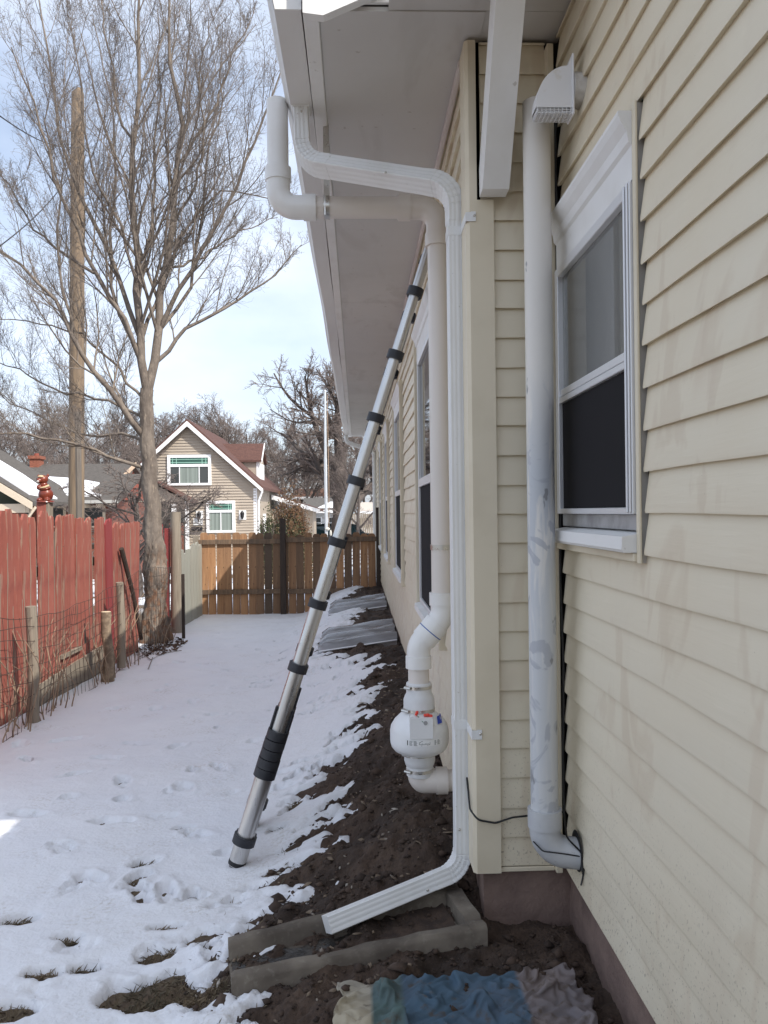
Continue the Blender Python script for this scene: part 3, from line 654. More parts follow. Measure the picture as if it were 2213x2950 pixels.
tp = fillet([(XP, YP, ZH-.16), (XP, YP, ZH), (XP-.17, YP, ZH)], .085, 10)
part('elbow', MB().tube(tp, .0495, 24), pvc_cream, rad, True)
part('elbow_collar', MB().tube([(XP, YP, ZH-.165), (XP, YP, ZH-.112)], .0545, 24), pvc_cream, rad, True)
part('elbow_collar', MB().tube([(XP-.165, YP, ZH), (XP-.115, YP, ZH)], .0545, 24), pvc_cream, rad, True)
part('cross_pipe', MB().tube([(XP-.14, YP, ZH), (XO+.12, YP, ZH)], PR, 24), pvc_cream, rad, True)
tp = fillet([(XO+.15, YP, ZH), (XO, YP, ZH), (XO, YP, ZH+.16)], .085, 10)
part('elbow', MB().tube(tp, .0495, 24), pvc_white, rad, True)
part('elbow_collar', MB().tube([(XO+.105, YP, ZH), (XO+.158, YP, ZH)], .0545, 24), pvc_white, rad, True)
part('elbow_collar', MB().tube([(XO, YP, ZH+.11), (XO, YP, ZH+.165)], .0545, 24), pvc_white, rad, True)
rs = MB(); rs.tube([(XO, YP, ZH+.13), (XO, YP, zof(220))], PR, 24, False); rs.tube([(XO, YP, zof(220)), (XO, YP, ZH+.13)], PR-.006, 24, False)
part('riser', rs, pvc_white, rad, True)
hx = PY(706, 440, YP).x
hs = MB(); hs.sweep([(hx+.012, YP, ZH), (hx-.012, YP, ZH)], [((PR+.003)*math.cos(2*math.pi*k/24), (PR+.003)*math.sin(2*math.pi*k/24)) for k in range(24)], (0, 0, 1))
hs.box(hx-.012, hx+.012, YP-.004, YP+.004, ZH+PR, 3.055); hs.box(hx-.009, hx-.004, YP-.052, YP-.047, ZH-.05, ZH+.06)
part('hanger_strap', hs, steel, rad, 30)

# ------------------------------------------------------------------ grey vent pipe in the inner corner
YV = 2.585; pa = PY(1157, 300, YV); pb = PY(1178, 1700, YV); XV = (pa.x+pb.x)/2; ztop = PY(1157, 222, YV).z; zb = PY(1182, 1835, YV).z
vpp = thing('vent_pipe', 'grey smeared plastic pipe standing in the inner corner of the siding', 'vent pipe', (XV, YV, zb))
vm = MB(); vm.tube([(XV, YV, zb+.09), (XV, YV, ztop)], PR, 32, False); vm.tube([(XV, YV, ztop), (XV, YV, ztop-.15)], PR-.006, 32, False)
part('pipe', vm, vent_pipe_m, vpp, True)
vel = fillet([(XV, YV, zb+.13), (XV, YV, zb), (.80, YV-.02, zb-.02)], .075, 12)
grey_pvc = Mat('grey_pvc', (.55, .555, .56), .45).var(8, (.46, .47, .49), .4, .65).var(40, (.3, .29, .27), .66, .74, .6).m
part('elbow', MB().tube(vel, .0500, 32), grey_pvc, vpp, True)
part('elbow_collar', MB().tube([(XV, YV, zb+.075), (XV, YV, zb+.135)], .0550, 32), grey_pvc, vpp, True)
part('wall_hole_shade', MB().lathe([(.001, 0), (.064, 0)], 0, 0, 24, False), gap_shade, vpp).matrix_basis = Matrix.Translation((.6985, YV-.015, zb)) @ Matrix.Rotation(R(-90), 4, 'Y')  # dark disc painted for the shade where the pipe enters the wall
wire = black_rubber
q = [Vector(p) for p in ((XV-.045, YV-.03, zb+.04), (XV-.02, YV-.055, zb+.018), (XV+.04, YV-.062, zb+.012), (XV+.10, YV-.058, zb+.0), (XV+.112, YV-.04, zb-.02), (.697, YV-.085, zb-.045))]
part('tie_wire', MB().tube(fillet(q, .02), .0022, 6), wire, vpp, True)
q = [Vector(p) for p in ((.69, 2.70, zb+.085), (XV+.06, YV-.045, zb+.055), (XV+.105, YV-.057, zb+.01), (.692, YV-.10, zb-.03))]
part('tie_wire', MB().tube(fillet(q, .02), .0032, 6), wire, vpp, True)
q = [Vector(p) for p in ((XV+.102, YV-.058, zb+.005), (XV+.108, YV-.066, zb-.045), (.694, YV-.075, zb-.085))]
part('tie_wire', MB().tube(fillet(q, .02), .0028, 6), wire, vpp, True)
cb = thing('cable', 'black cable looping round the corner post towards the grey pipe', 'cable', (.385, 2.73, .36))
q = [(.383, 2.87, .47), (.378, 2.76, .395), (.40, 2.728, .370), (.46, 2.728, .358), (.52, 2.73, .375), (.60, 2.735, .38), (.655, 2.735, .375)]
part('cable_run', MB().tube(fillet(q, .03), .0035, 8), wire, cb, True)
q = [(.655, 2.735, .375), (.694, 2.706, .40)]+[(.694+.003*math.sin(z*9), 2.7075+.003*math.sin(z*6), z) for z in [.6+.15*i for i in range(16)]]
part('cable_drop', MB().tube(fillet(q, .02, 3), .0035, 6), wire, cb, True)

# ------------------------------------------------------------------ vent hood on the wing wall
hood = thing('vent_hood', 'white plastic quarter round vent hood with a bottom grille', 'vent hood', (.68, 2.42, 2.6))
YH0, YH1 = 2.41, 2.47; pt = PY(1232, 120, YH0); pbz = PY(1225, 232, YH0).z; xb = PY(1236, 200, YH0).x; xf = PY(1158, 250, YH0).x
prof = [(xb, pt.z)]+[(xb-.012-(xb-.012-xf)*math.sin(t), pbz+(pt.z-.03-pbz)*math.cos(t)) for t in [i*math.pi/2/12 for i in range(13)]]+[(xf, pbz), (xb, pbz)]
hm = MB(); n = len(prof)
vs = [(x, YH0, z) for x, z in prof]+[(x, YH1, z) for x, z in prof]
hm.add(vs, [tuple(range(n)), tuple(range(n, 2*n))[::-1]]+[(i+1, i, n+i, n+i+1) for i in range(n-2)]+[(0, n-1, 2*n-1, n)])
hood_plastic = Mat('hood_plastic', (.80, .80, .81), .42).var(20, (.66, .62, .55), .62, .72, .5).m
part('hood_shell', hm, hood_plastic, hood)
gr = MB(); gz0 = pbz-.017
for i in range(9):
    x = xf+.006+(xb-xf-.010)*i/8; gr.box(x-.0012, x+.0012, YH0+.001, YH0+.0035, gz0, pbz); gr.box(x-.0012, x+.0012, YH0+.001, YH1, gz0, gz0+.0022)
for i in range(7):
    y = YH0+.002+(YH1-YH0-.004)*i/6; gr.box(xf+.004, xb, y-.0012, y+.0012, gz0-.0002, gz0+.0021); gr.box(xf+.0035, xf+.006, y-.0012, y+.0012, gz0, pbz)
for z in (gz0+.006, gz0+.012): gr.box(xf+.004, xb, YH0+.0005, YH0+.003, z-.001, z+.001); gr.box(xf+.003, xf+.0055, YH0, YH1, z-.001, z+.001)
part('grille', gr, hood_plastic, hood)
part('back_plate', MB().box(xb, xb+.006, YH0-.006, YH1+.006, gz0-.004, pt.z+.006, .002), hood_plastic, hood)
zc = (pt.z+pbz)/2-.012
part('duct', MB().tube([(xb+.006, (YH0+YH1)/2, zc), (.73, (YH0+YH1)/2, zc)], .052, 24), Mat('clear_sealant_plastic', (.6, .58, .55), .3).var(14, (.4, .37, .33), .45, .6).m, hood, True)
#PART3
# ------------------------------------------------------------------ splash block, stand-in cloth
sb = MB(); rc, lc = Vector((.375, 2.765)), Vector((-.43, 2.60)); ax = (lc-rc).normalized(); sx = Vector((-ax.y, ax.x))
if sx.y < 0: sx = -sx
def sp(t, s_, z): p = rc+ax*t+sx*s_; return (p.x, p.y, z)
Lb = (lc-rc).length; st = []
ts = [0, .055, .056]+[.1+(Lb-.12)*i/12 for i in range(12)]+[Lb-.01, Lb]
def sec(t, wall):
    f = t/Lb; hw = .165-.03*f; zr = .074-.075*f; zf_ = .018-.08*f; zb_ = -.16
    jig = lambda: random.uniform(-.006, .004)
    zf2 = zr-.002 if wall else zf_
    return [sp(t, -hw-.006, zb_), sp(t, -hw-.004, zr-.012+jig()), sp(t, -hw+.008, zr+jig()), sp(t, -hw+.045, zr+jig()), sp(t, -hw+.055, zr-.01), sp(t, -hw+.07, zf2+.006), sp(t, 0, zf2),
            sp(t, hw-.07, zf2+.006), sp(t, hw-.055, zr-.01), sp(t, hw-.045, zr+jig()), sp(t, hw-.008, zr+jig()), sp(t, hw+.004, zr-.012+jig()), sp(t, hw+.006, zb_)]
rows = [sec(t, i < 2) for i, t in enumerate(ts)]; m = 13
sb.add([p for r_ in rows for p in r_], [(i*m+j, (i+1)*m+j, (i+1)*m+(j+1) % m, i*m+(j+1) % m) for i in range(len(ts)-1) for j in range(m)]+[tuple(range(m))[::-1], tuple(range((len(ts)-1)*m, len(ts)*m))])
blk = thing('splash_block', 'grey concrete splash block under the downspout outlet', 'splash block', (0, 2.68, 0))
part('trough', sb, concrete, blk, 50)
wet = Mat('wet_silt', (.035, .032, .030), .25).var(18, (.07, .06, .05), .4, .65).bump(50, .006, .7, 5).m
wt = MB(); vs = []
for i in range(13):
    t = Lb*.42+Lb*.57*i/12; f = t/Lb; hw = .1-.03*f
    for j in range(5): vs.append(sp(t, hw*(j/2-1)*(.75+.25*math.sin(i*1.7)), .0235-.08*f+.006+random.uniform(-.003, .003)))
wt.add(vs, [(i*5+j, (i+1)*5+j, (i+1)*5+j+1, i*5+j+1) for i in range(12) for j in range(4)]); part('wet_silt', wt, wet, blk, 60)
ds_ = Mat('trough_dirt', (.075, .048, .034), .95).var(20, (.04, .026, .02), .4, .6).bump(60, .008, .8, 5).m
wt = MB(); vs = []
for i in range(13):
    t = .07+Lb*.40*i/12; f = t/Lb; hw = .1-.03*f
    for j in range(5): vs.append(sp(t, hw*(j/2-1), .0235-.08*f+.010+random.uniform(-.004, .005)))
wt.add(vs, [(i*5+j, (i+1)*5+j, (i+1)*5+j+1, i*5+j+1) for i in range(12) for j in range(4)]); part('loose_dirt', wt, ds_, blk, 60)
# crumpled cloth standing in for an out-of-focus object close to the lens
cl = Mat('cloth_dye', (.075, .12, .165), .95, 0, .1)
cl.mix(cl.ramp(cl.axis(0), .12, .105, 0, 1), (.10, .15, .14)); cl.mix(cl.ramp(cl.axis(0), .03, .018, 0, 1), (.40, .35, .26)); cl.mix(cl.ramp(cl.axis(0), .45, .462, 0, 1), (.20, .165, .155)); cl.var(4, (.12, .13, .16), .42, .7, .6)
cl.var(25, (.10, .075, .055), .56, .68, .7, 5)
cl.bump(260, .0012, .5, 2)
def drop_cloth(cx0, cy0):
    """let a loose sheet fall and crumple on the ground; returns its verts and faces"""
    nx_, ny_ = 72, 50; gx, gy = np.meshgrid(np.linspace(-.5, .5, nx_), np.linspace(-.5, .5, ny_))
    lx, ly = .95, .62; zz = .10+.045*np.sin(gx*19+gy*4)+.03*np.sin(gy*17-gx*6)+.03*fbm(gx*6, gy*6, 12, 3)
    V = np.stack([cx0+gx*lx*.80, cy0+gy*ly*.78, base_h(cx0+gx*.7, cy0+gy*.45)+zz+.1], -1).reshape(-1, 3)
    i = (np.arange(ny_-1)[:, None]*nx_+np.arange(nx_-1)[None]).ravel(); F = np.stack([i, i+1, i+nx_+1, i+nx_], 1)
    o = link('tmp_cloth', fastmesh('tmp_cloth', V, F, None)); fl = link('tmp_floor', grid(np.linspace(cx0-.9, cx0+.9, 40), np.linspace(cy0-.7, cy0+.7, 40), lambda x, y: base_h(x, y)+.012+.02*fbm(x*7, y*7, 3, 2), 'tmp_floor', None))
    fl.modifiers.new('c', 'COLLISION'); fl.collision.thickness_outer = .006; fl.collision.cloth_friction = 40
    m = o.modifiers.new('cloth', 'CLOTH'); st_ = m.settings; st_.quality = 5; st_.mass = .35; st_.tension_stiffness = 10; st_.compression_stiffness = 10; st_.bending_stiffness = .03; st_.air_damping = 1.0
    m.collision_settings.use_self_collision = True; m.collision_settings.self_distance_min = .006; m.collision_settings.distance_min = .006
    m.point_cache.frame_start = 1; m.point_cache.frame_end = 46
    for f in range(1, 46): S.frame_set(f)
    ev = o.evaluated_get(bpy.context.evaluated_depsgraph_get()); me = ev.to_mesh(); out = np.empty(len(me.vertices)*3, np.float32); me.vertices.foreach_get('co', out); ev.to_mesh_clear()
    S.frame_set(1); bpy.data.objects.remove(o); bpy.data.objects.remove(fl); return out.reshape(-1, 3), F
try:
    V, F = drop_cloth(.28, 2.16); V[:, 2] += .014
    ob = link('standin_cloth', fastmesh('standin_cloth', V, F, cl.m, True)); ob.modifiers.new('sub', 'SUBSURF').render_levels = 1; sm_ = ob.modifiers.new('thick', 'SOLIDIFY'); sm_.thickness = .003
    tag(ob, 'stand-in cloth on the dirt for a blurred blue and beige object near the lens', 'cloth')
except Exception as ex: print('cloth failed', ex)

# ------------------------------------------------------------------ telescoping ladder
YL = 3.55; lb, lt = PY(511, 1868, YL), PY(921, 553, YL)
ld = (lt-lb).normalized(); ltop = lb+ld*((.385-lb.x)/ld.x); LEN = (ltop-lb).length
lad = thing('telescopic_ladder', 'silver telescopic ladder with black collars leaning on the house wall', 'ladder', (lb.x, YL+.22, lb.z))
along = lambda u, v: (PY(u, v, YL)-lb).dot(ld)
cols = [along(*p) for p in ((526, 1812), (648, 1443), (694, 1307), (737, 1174), (778, 1042), (820, 906), (861, 770), (902, 633))]
nxt = cols[-1]+(cols[-1]-cols[-2]); cols2 = cols+[nxt] if nxt < LEN-.05 else cols
perp = Vector((-ld.z, 0, ld.x)); yv = Vector((0, 1, 0))
sleeve0, sleeve1 = along(577, 1680), along(607, 1578)
rad0 = .0390
segs = [(0.0, sleeve0+.02, rad0), (sleeve1-.02, cols[1], .0325)]
for i in range(1, len(cols2)-1): segs.append((cols2[i], cols2[i+1], .0325-.0017*i))
segs.append((cols2[-1], LEN, .0325-.0017*(len(cols2)-1)))
for k, y in enumerate((YL, YL+.46)):
    q = Vector((0, y-YL, 0))
    for (a, b, r_) in segs:
        part('stile_tube', MB().tube([lb+q+ld*a, lb+q+ld*b], r_, 20), alu, lad, True)
    part('foot', MB().tube([lb+q-ld*.012, lb+q+ld*.004, lb+q+ld*.022], [.030, .040, .0395], 20), black_rubber, lad, True)
    part('top_cap', MB().tube([ltop+q-ld*.01, ltop+q+ld*.015], .022, 14), black_plastic, lad, True)
    def collar(c, r_, h):
        mb = MB(); M_ = Matrix.Translation(lb+q+ld*c) @ Matrix((perp, yv, ld)).transposed().to_4x4()
        oct_ = [(r_*math.cos(t), r_*math.sin(t)) for t in [2*math.pi*(i+.5)/14 for i in range(14)]]
        mb.prism(oct_, 'z', -h, h); mb.v = [tuple(M_ @ Vector(v_)) for v_ in mb.v]
        s_ = 1 if k == 0 else -1
        mb.box(-r_*.9, r_*.9, min(0, s_*.062), max(0, s_*.062), -h*.9, h*.9, .006, M_)
        return part('collar', mb, black_plastic, lad, 30)
    for i, c in enumerate(cols2): collar(c, (.052 if i == 0 else .046-.0014*i), .019)
    nn = 5; hh = (sleeve1-sleeve0)/nn/2
    for i in range(nn): collar(sleeve0+(2*i+1)*hh, .050-.0008*i+(.001 if i % 2 else 0), hh*.93)
    for sd in (-1, 1):
        M_ = Matrix.Translation(lb+q+ld*(sleeve1+.045)) @ Matrix((perp, yv, ld)).transposed().to_4x4()
        part('release_tab', MB().box(sd*.037-.006, sd*.037+.006, -.014, .014, -.05, .055, .004, M_), black_plastic, lad)
for i, c in enumerate(cols2+[sleeve0+.03, sleeve1-.03]):
    p = lb+ld*c
    part('rung', MB().box(p.x-.019, p.x+.019, YL+.03, YL+.43, p.z-.014, p.z+.014, .004), alu, lad)

# ------------------------------------------------------------------ window well covers
def well_cover(y0, y1, lab):
    t = thing('window_well_cover', lab, 'window well cover', (0, (y0+y1)/2, 0), 'window well covers along the foundation')
    x0, x1 = -.42, .385; zw, zf_ = .19, .085; mb = MB(); ny, nx = 64, 10; vs = []
    for i in range(ny+1):
        f = i/ny; y = y0+(y1-y0)*f; rid = .022*math.copysign(abs(math.sin(f*math.pi*5))**.6, math.sin(f*math.pi*5))
        e = min(f, 1-f); lip = .05*(1-min(e/.07, 1))
        for j in range(nx+1):
            g = j/nx; x = x0+(x1-x0)*g; dr = .05*(1-min(g/.10, 1))**2
            vs.append((x+.004*math.sin(i*.7), y, zf_+(zw-zf_)*g+rid-lip-dr+.006*math.sin(i*.35+j*.8)))
    mb.add(vs, [(i*(nx+1)+j, (i+1)*(nx+1)+j, (i+1)*(nx+1)+j+1, i*(nx+1)+j+1) for i in range(ny) for j in range(nx)])
    part('corrugated_cover', mb, poly_m, t, 70)
    zb_ = float(base_h(0, y0))-.05
    arc = [(x1, y0+.03)]+[(x0+.20-.17*math.sin(a_), y0+.20-.17*math.cos(a_)) for a_ in [R(5*i) for i in range(19)]]
    arc += [(x0+.20-.17*math.cos(a_), y1-.20+.17*math.sin(a_)) for a_ in [R(5*i) for i in range(19)]]+[(x1, y1-.03)]
    n = len(arc); part('well_rim', MB().add([(x, y, zb_-.1) for x, y in arc]+[(x, y, zf_-.002+(zw-zf_)*(x-x0)/(x1-x0)-.04) for x, y in arc], [(i, i+1, n+i+1, n+i) for i in range(n-1)]), Mat('galvanised_well', (.42, .38, .36), .45, .4).var(9, (.28, .25, .23), .4, .65).m, t, 40)
    part('edge_bar', MB().tube([(x0+.02, y0-.004, zf_-.05), (x1, y0-.004, zw-.05)], .008, 8), alu_frame, t)
well_cover(8.05, 9.25, 'corrugated clear window well cover nearer the white fan'); well_cover(10.95, 12.1, 'corrugated clear window well cover nearer the wooden gate fence')

# ------------------------------------------------------------------ red side fence
XFN = -2.78
def gnd(x, y): return float(base_h(np.array(x), np.array(y)))
rf = thing('red_fence', 'red painted wooden picket fence with peeling boards along the yard', 'fence', (XFN, 7.5, gnd(XFN, 7.5)))
def picket_mesh(wd, h_, th, top, mat, name, nx=1):
    """upright board: width along y, thickness along x, base at z=0"""
    m = MB(); hw = wd/2
    prof = {'ear': [(-hw, 0), (hw, 0), (hw, h_-.05), (hw*.55, h_), (-hw*.55, h_), (-hw, h_-.05)],
            'flat': [(-hw, 0), (hw, 0), (hw*.98, h_-.008), (hw*.3, h_), (-hw*.4, h_-.012), (-hw*.98, h_-.003)],
            'torn': [(-hw, 0), (hw, 0), (hw, h_-.02), (hw*.5, h_-.005), (hw*.2, h_-.05), (-hw*.1, h_-.012), (-hw*.6, h_-.03), (-hw, h_-.07)]}[top]
    m.prism(prof, 'x', -th/2, th/2); return m.mesh(name, mat)
y = 4.7; i = 0
tops = []
while y < 10.15:
    wd = random.choice((.135, .145, .185, .19)) if y < 8 else random.choice((.18, .2, .23)); y1 = y+wd
    top = 'ear' if y < 7.0 else random.choice(('flat', 'torn', 'torn'))
    h_ = 1.755+random.uniform(-.045, .03)-(.03 if y > 8 else 0); yc = (y+y1)/2
    mat = red_dark if 8.98 < yc < 9.2 else red_paint
    short = False
    me = picket_mesh(wd-random.uniform(.004, .012), h_, .02, top, mat, 'picket')
    o = link('picket', me, rf, (XFN+random.uniform(-.012, .012), yc, gnd(XFN, yc)-.06), (R(random.uniform(-.8, .8))-(R(3.5)*max(0, (yc-9.2))), R(random.uniform(-1.0, 1.0)), R(random.uniform(-5, 5))))
    if mat is red_paint:
        for sgn in (-1, 1):
            if random.random() < .75:
                e = MB(); hh = random.uniform(.5, 1.0)*h_; z0_ = random.uniform(0, .4)
                e.box(.0102, .0125, sgn*(wd/2-.012), sgn*(wd/2-.012)+.006, z0_, min(z0_+hh, h_-.06)); q = link('bare_edge', e.mesh('bare_edge', bare_edge), o)
                q.matrix_parent_inverse = Matrix.Identity(4)
    y = y1+random.uniform(.002, .008); i += 1
for z in (.30, 1.25): part('rail', MB().box(XFN-.06, XFN-.02, 4.6, 10.3, z-.35, z-.26), bare_edge, rf)
for y in (5.3, 7.7, 10.1): part('post', MB().box(XFN-.13, XFN-.062, y-.045, y+.045, gnd(XFN, y)-.3, 1.28), bare_edge, rf)
k1, k2 = PX(85, 1512, XFN+.05), PX(225, 1418, XFN+.05)
mb = MB(); mb.prism([(k1.y, k1.z-.14), (k2.y, k2.z-.16), (k2.y, k2.z+.12), (k1.y, k1.z+.12)], 'x', XFN+.014, XFN+.045); part('kickboard', mb, bare_edge, rf)
mb = MB(); p1, p2 = PX(138, 1418, XFN+.06), PX(180, 1408, XFN+.06); mb.box(XFN+.013, XFN+.05, p1.y, p2.y, p1.z-.03, p1.z+.01, .004); part('batten', mb, bare_edge, rf)
mb = MB(); p1 = PX(190, 1370, XFN+.03); mb.box(XFN+.0115, XFN+.0125, p1.y-.06, p1.y+.06, p1.z-.09, p1.z+.12); part('broken_hole_shade', mb, gap_shade, rf)  # dark sheet on the boards, painting the shade inside a broken hole
for (u, v) in ((258, 1150), (298, 1152)):
    p1 = PX(u, v, XFN+.01)
    part('broken_hole_shade', MB().add([(XFN+.0118, p1.y-.03, p1.z+.10), (XFN+.0118, p1.y+.02, p1.z+.02), (XFN+.0118, p1.y+.09, p1.z-.03), (XFN+.0118, p1.y-.03, p1.z-.04)], [(0, 1, 2, 3)]), gap_shade, rf)  # smaller dark sheets painting the shade of broken spots
# boards painted dark for the unlit gap behind the tree, maroon boards
mr = thing('maroon_fence_boards', 'two maroon boards leaning between the trunk and the grey post', 'fence', (XFN, 11.6, gnd(XFN, 11.6)))
for (yc, h_, rt) in ((11.62, 1.72, 2), (11.90, 1.66, -3)):
    o = link('board', picket_mesh(.24, h_, .025, 'flat', red_dark, 'board'), mr, (XFN-.05, yc, gnd(XFN, yc)-.08), (R(rt), R(0), 0))
part('rail', MB().box(XFN-.12, XFN-.065, 11.4, 12.0, .55, .64), bare_edge, mr)
bk = thing('dark_fence_panel', 'fence panel painted dark for the unlit gap behind the tree trunk', 'fence', (XFN-.45, 10.7, gnd(XFN, 10.7)))
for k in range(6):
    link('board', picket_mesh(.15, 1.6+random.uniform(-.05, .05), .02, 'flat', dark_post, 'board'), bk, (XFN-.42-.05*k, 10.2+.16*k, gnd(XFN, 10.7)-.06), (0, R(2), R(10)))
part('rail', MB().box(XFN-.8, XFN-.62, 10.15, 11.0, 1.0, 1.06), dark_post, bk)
# leaning stick
q0, q1 = PX(305, 1372, XFN+.12), PX(262, 1185, XFN+.06)
tag(link('leaning_stick', MB().tube([q0+Vector((0, 0, -.05)), (q0+q1)/2+Vector((.01, .02, .0)), q1], [.022, .026, .03], 8).mesh('leaning_stick', dark_post, True)), 'dark wooden stick leaning against the red fence near the tree', 'stick')

# ------------------------------------------------------------------ grey picket return and back gate fence
YB = 14.4
gf = thing('grey_picket_fence', 'weathered grey green pickets with a tall round post beside the gate fence', 'fence', (XFN, 13, gnd(XFN, 13)))
y = 12.05
for k in range(9):
    wd = .25; h_ = [1.28, 1.26, 1.30, 1.24, 1.30, 1.34, 1.38, 1.40, 1.36][k]
    link('picket', picket_mesh(wd-.012, h_, .02, random.choice(('flat', 'ear')), grey_picket, 'picket'), gf, (XFN+random.uniform(-.008, .008), y+wd/2, gnd(XFN, y)-.06), (R(random.uniform(-.8, .8)), 0, R(random.uniform(-2, 2)))); y += wd
for z in (.1, .75): part('rail', MB().box(XFN-.07, XFN-.02, 12.0, 14.3, z-.2, z-.11), grey_picket, gf)
pq = PY(379, 1106, 12.0); part('post', MB().tube([(pq.x, 12.0, -.6), (pq.x, 12.0, pq.z)], [.085, .075], 14), bare_edge, gf, True)
tag(link('iron_stake', MB().box(PY(395, 1240, 11.2).x-.02, PY(395, 1240, 11.2).x+.02, 11.18, 11.22, -.5, PY(395, 1240, 11.2).z, .004).mesh('iron_stake', dark_post)), 'rusty brown stake standing before the grey pickets', 'stake')
wf = thing('wood_gate_fence', 'brown cedar dog ear fence with dark rails closing the yard', 'fence', (-1.3, YB, gnd(-1.3, YB)))
xl, xr = PY(433, 1250, YB).x, PY(814, 1200, YB).x; xm = PY(612, 1200, YB).x
zt_l = PY(440, 1152, YB).z
def cedar_mesh(wd, h_):
    m = MB(); hw = wd/2; m.prism([(-hw, 0), (hw, 0), (hw, h_-.035), (hw*.6, h_), (-hw*.6, h_), (-hw, h_-.035)], 'y', -.009, .009); return m.mesh('picket', cedar)
x = xl
while x < xr-.02:
    wd = .138; g0 = gnd(x, YB)-.10
    link('picket', cedar_mesh(wd-.003, zt_l-g0+random.uniform(-.03, .03)-(.04 if x > xm else 0)), wf, (x+wd/2, YB+random.uniform(-.004, .004), g0), (0, R(random.uniform(-.5, .5)), 0))
    x += wd+(random.uniform(.003, .010) if x > xm-.3 else random.uniform(.002, .006))
for (a, b, v) in ((xl-.02, xm-.05, 1171), (xm+.05, xr, 1166), (xl-.02, xm-.05, 1279), (xm+.05, xr, 1277)):
    z = PY((a/YB)*FPX+772, v, YB).z; part('rail', MB().box(a, b, YB-.055, YB-.012, z-.045, z+.04, .004), cedar_rail if a > xm else bare_edge if False else cedar_rail, wf)
part('post', MB().box(xm-.05, xm+.05, YB-.11, YB-.012, -.7, PY(612, 1120, YB).z, .005), dark_post, wf)
part('post', MB().box(xr-.01, xr+.075, YB-.12, YB+.0, -.7, PY(819, 1096, YB).z, .005), dark_post, wf)
part('post', MB().box(xl-.11, xl-.02, YB-.09, YB+.01, -.7, PY(432, 1157, YB).z, .005), bare_edge, wf)

# ------------------------------------------------------------------ wire fence with posts and dry vines
XW = XFN+.22
wfn = thing('wire_fence', 'sagging rusty wire mesh fence on short old posts before the red boards', 'wire fence', (XW, 8, gnd(XW, 8)))
rust = Mat('rusty_wire', (.055, .035, .028), .8).m
def wpost(u0, v0, u1, v1, r_, mat, nm):
    a, b = PX(u0, v0, XW), PX(u1, v1, XW); return part(nm, MB().tube([b-Vector((0, 0, .15)), (a+b)/2+Vector((.006, .01, 0)), a], [r_*1.15, r_*1.02, r_], 9), mat, wfn, 40), a, b
wpost(66, 1310, 72, 1530, .040, bare_edge, 'post'); wpost(258, 1258, 262, 1412, .040, bare_edge, 'post')
top_pts = [(-30, 1335), (66, 1335), (110, 1325), (180, 1305), (228, 1275), (258, 1262), (305, 1232), (345, 1225), (395, 1230)]
tp3 = [PX(u, v, XW) for u, v in top_pts]; ty = [p.y for p in tp3]; tz = [p.z for p in tp3]
wmb = MB(); yy0, yy1 = 5.3, 11.1; hn = 9
nst = 70
for r_i in range(hn):
    f = (r_i/(hn-1))**1.15; pts = []
    for i in range(nst+1):
        y = yy0+(yy1-yy0)*i/nst; zt_ = np.interp(y, ty, tz); zg = gnd(XW, y)+.03
        pts.append((XW+.03*math.sin(y*3.1+f*2)+.01*math.sin(y*9+r_i), y, zt_+(zg-zt_)*f+.012*math.sin(y*7+r_i*2.1)))
    wmb.tube(pts, .0024, 4)
y = yy0
while y < yy1:
    zt_ = np.interp(y, ty, tz); zg = gnd(XW, y)-.02; pts = []
    for i in range(7):
        f = i/6; pts.append((XW+.03*math.sin(y*3.1+f*2)+.01*math.sin(y*9+f*5), y+.03*math.sin(f*4+y*2), zt_+(zg-zt_)*f))
    wmb.tube(pts, .0020, 4); y += .085+random.uniform(-.008, .008)
stuff(part('wire_mesh', wmb, rust, wfn))
stp = thing('cut_stump', 'pale freshly cut branch stump standing in the wire fence', 'stump', (XW+.03, 8.2, gnd(XW, 8.2)))
a, b = PX(229, 1322, XW+.05), PX(233, 1462, XW+.05)
part('stem', MB().tube([b-Vector((0, 0, .12)), b.lerp(a, .35)+Vector((.01, .03, 0)), b.lerp(a, .7)+Vector((0, -.02, 0)), a], [.065, .05, .05, .052], 12), Mat('stump_bark', (.33, .25, .17), .9).var(14, (.18, .13, .09), .4, .6).bump(40, .01, .7).m, stp, 40)
part('cut_face', MB().tube([a, a+Vector((0, 0, .004))], .046, 12), Mat('fresh_wood', (.72, .58, .40), .7).m, stp)
vin = MB(); vm_ = Mat('dry_vine', (.34, .245, .165), .9).var(5, (.2, .14, .1), .4, .7).m
for k in range(46):
    y = random.choice((5.9, 6.2, 6.4, 6.7, 7.9, 8.0, 8.2, 8.9, 10.4, 10.8))+random.uniform(-.25, .25); x = XW+random.uniform(-.08, .10); z = gnd(x, y); pts = []
    hh = random.uniform(.35, 1.15); n = 7; dy = random.uniform(-.35, .35); ph = random.uniform(0, 6)
    for i in range(n): f = i/(n-1); pts.append((x+.06*math.sin(f*5+ph)*f, y+dy*f+.07*math.sin(f*6+ph), z-.02+hh*f*(1-.25*f)))
    vin.tube(fillet(pts, .05, 2), [.006*(1-.7*t/(n*3)) for t in range(1+3*(n-2)+1)], 5)
tag(stuff(link('dry_vines', vin.mesh('dry_vines', vm_, True))), 'tangle of dry tan vines climbing through the wire fence', 'vine')
fs_ = MB(); tw = [[(440, 1392), (470, 1420), (525, 1470)], [(372, 1440), (410, 1462), (455, 1490), (500, 1468), (590, 1440)], [(430, 1525), (450, 1500), (478, 1475)]]
fs_ = MB()
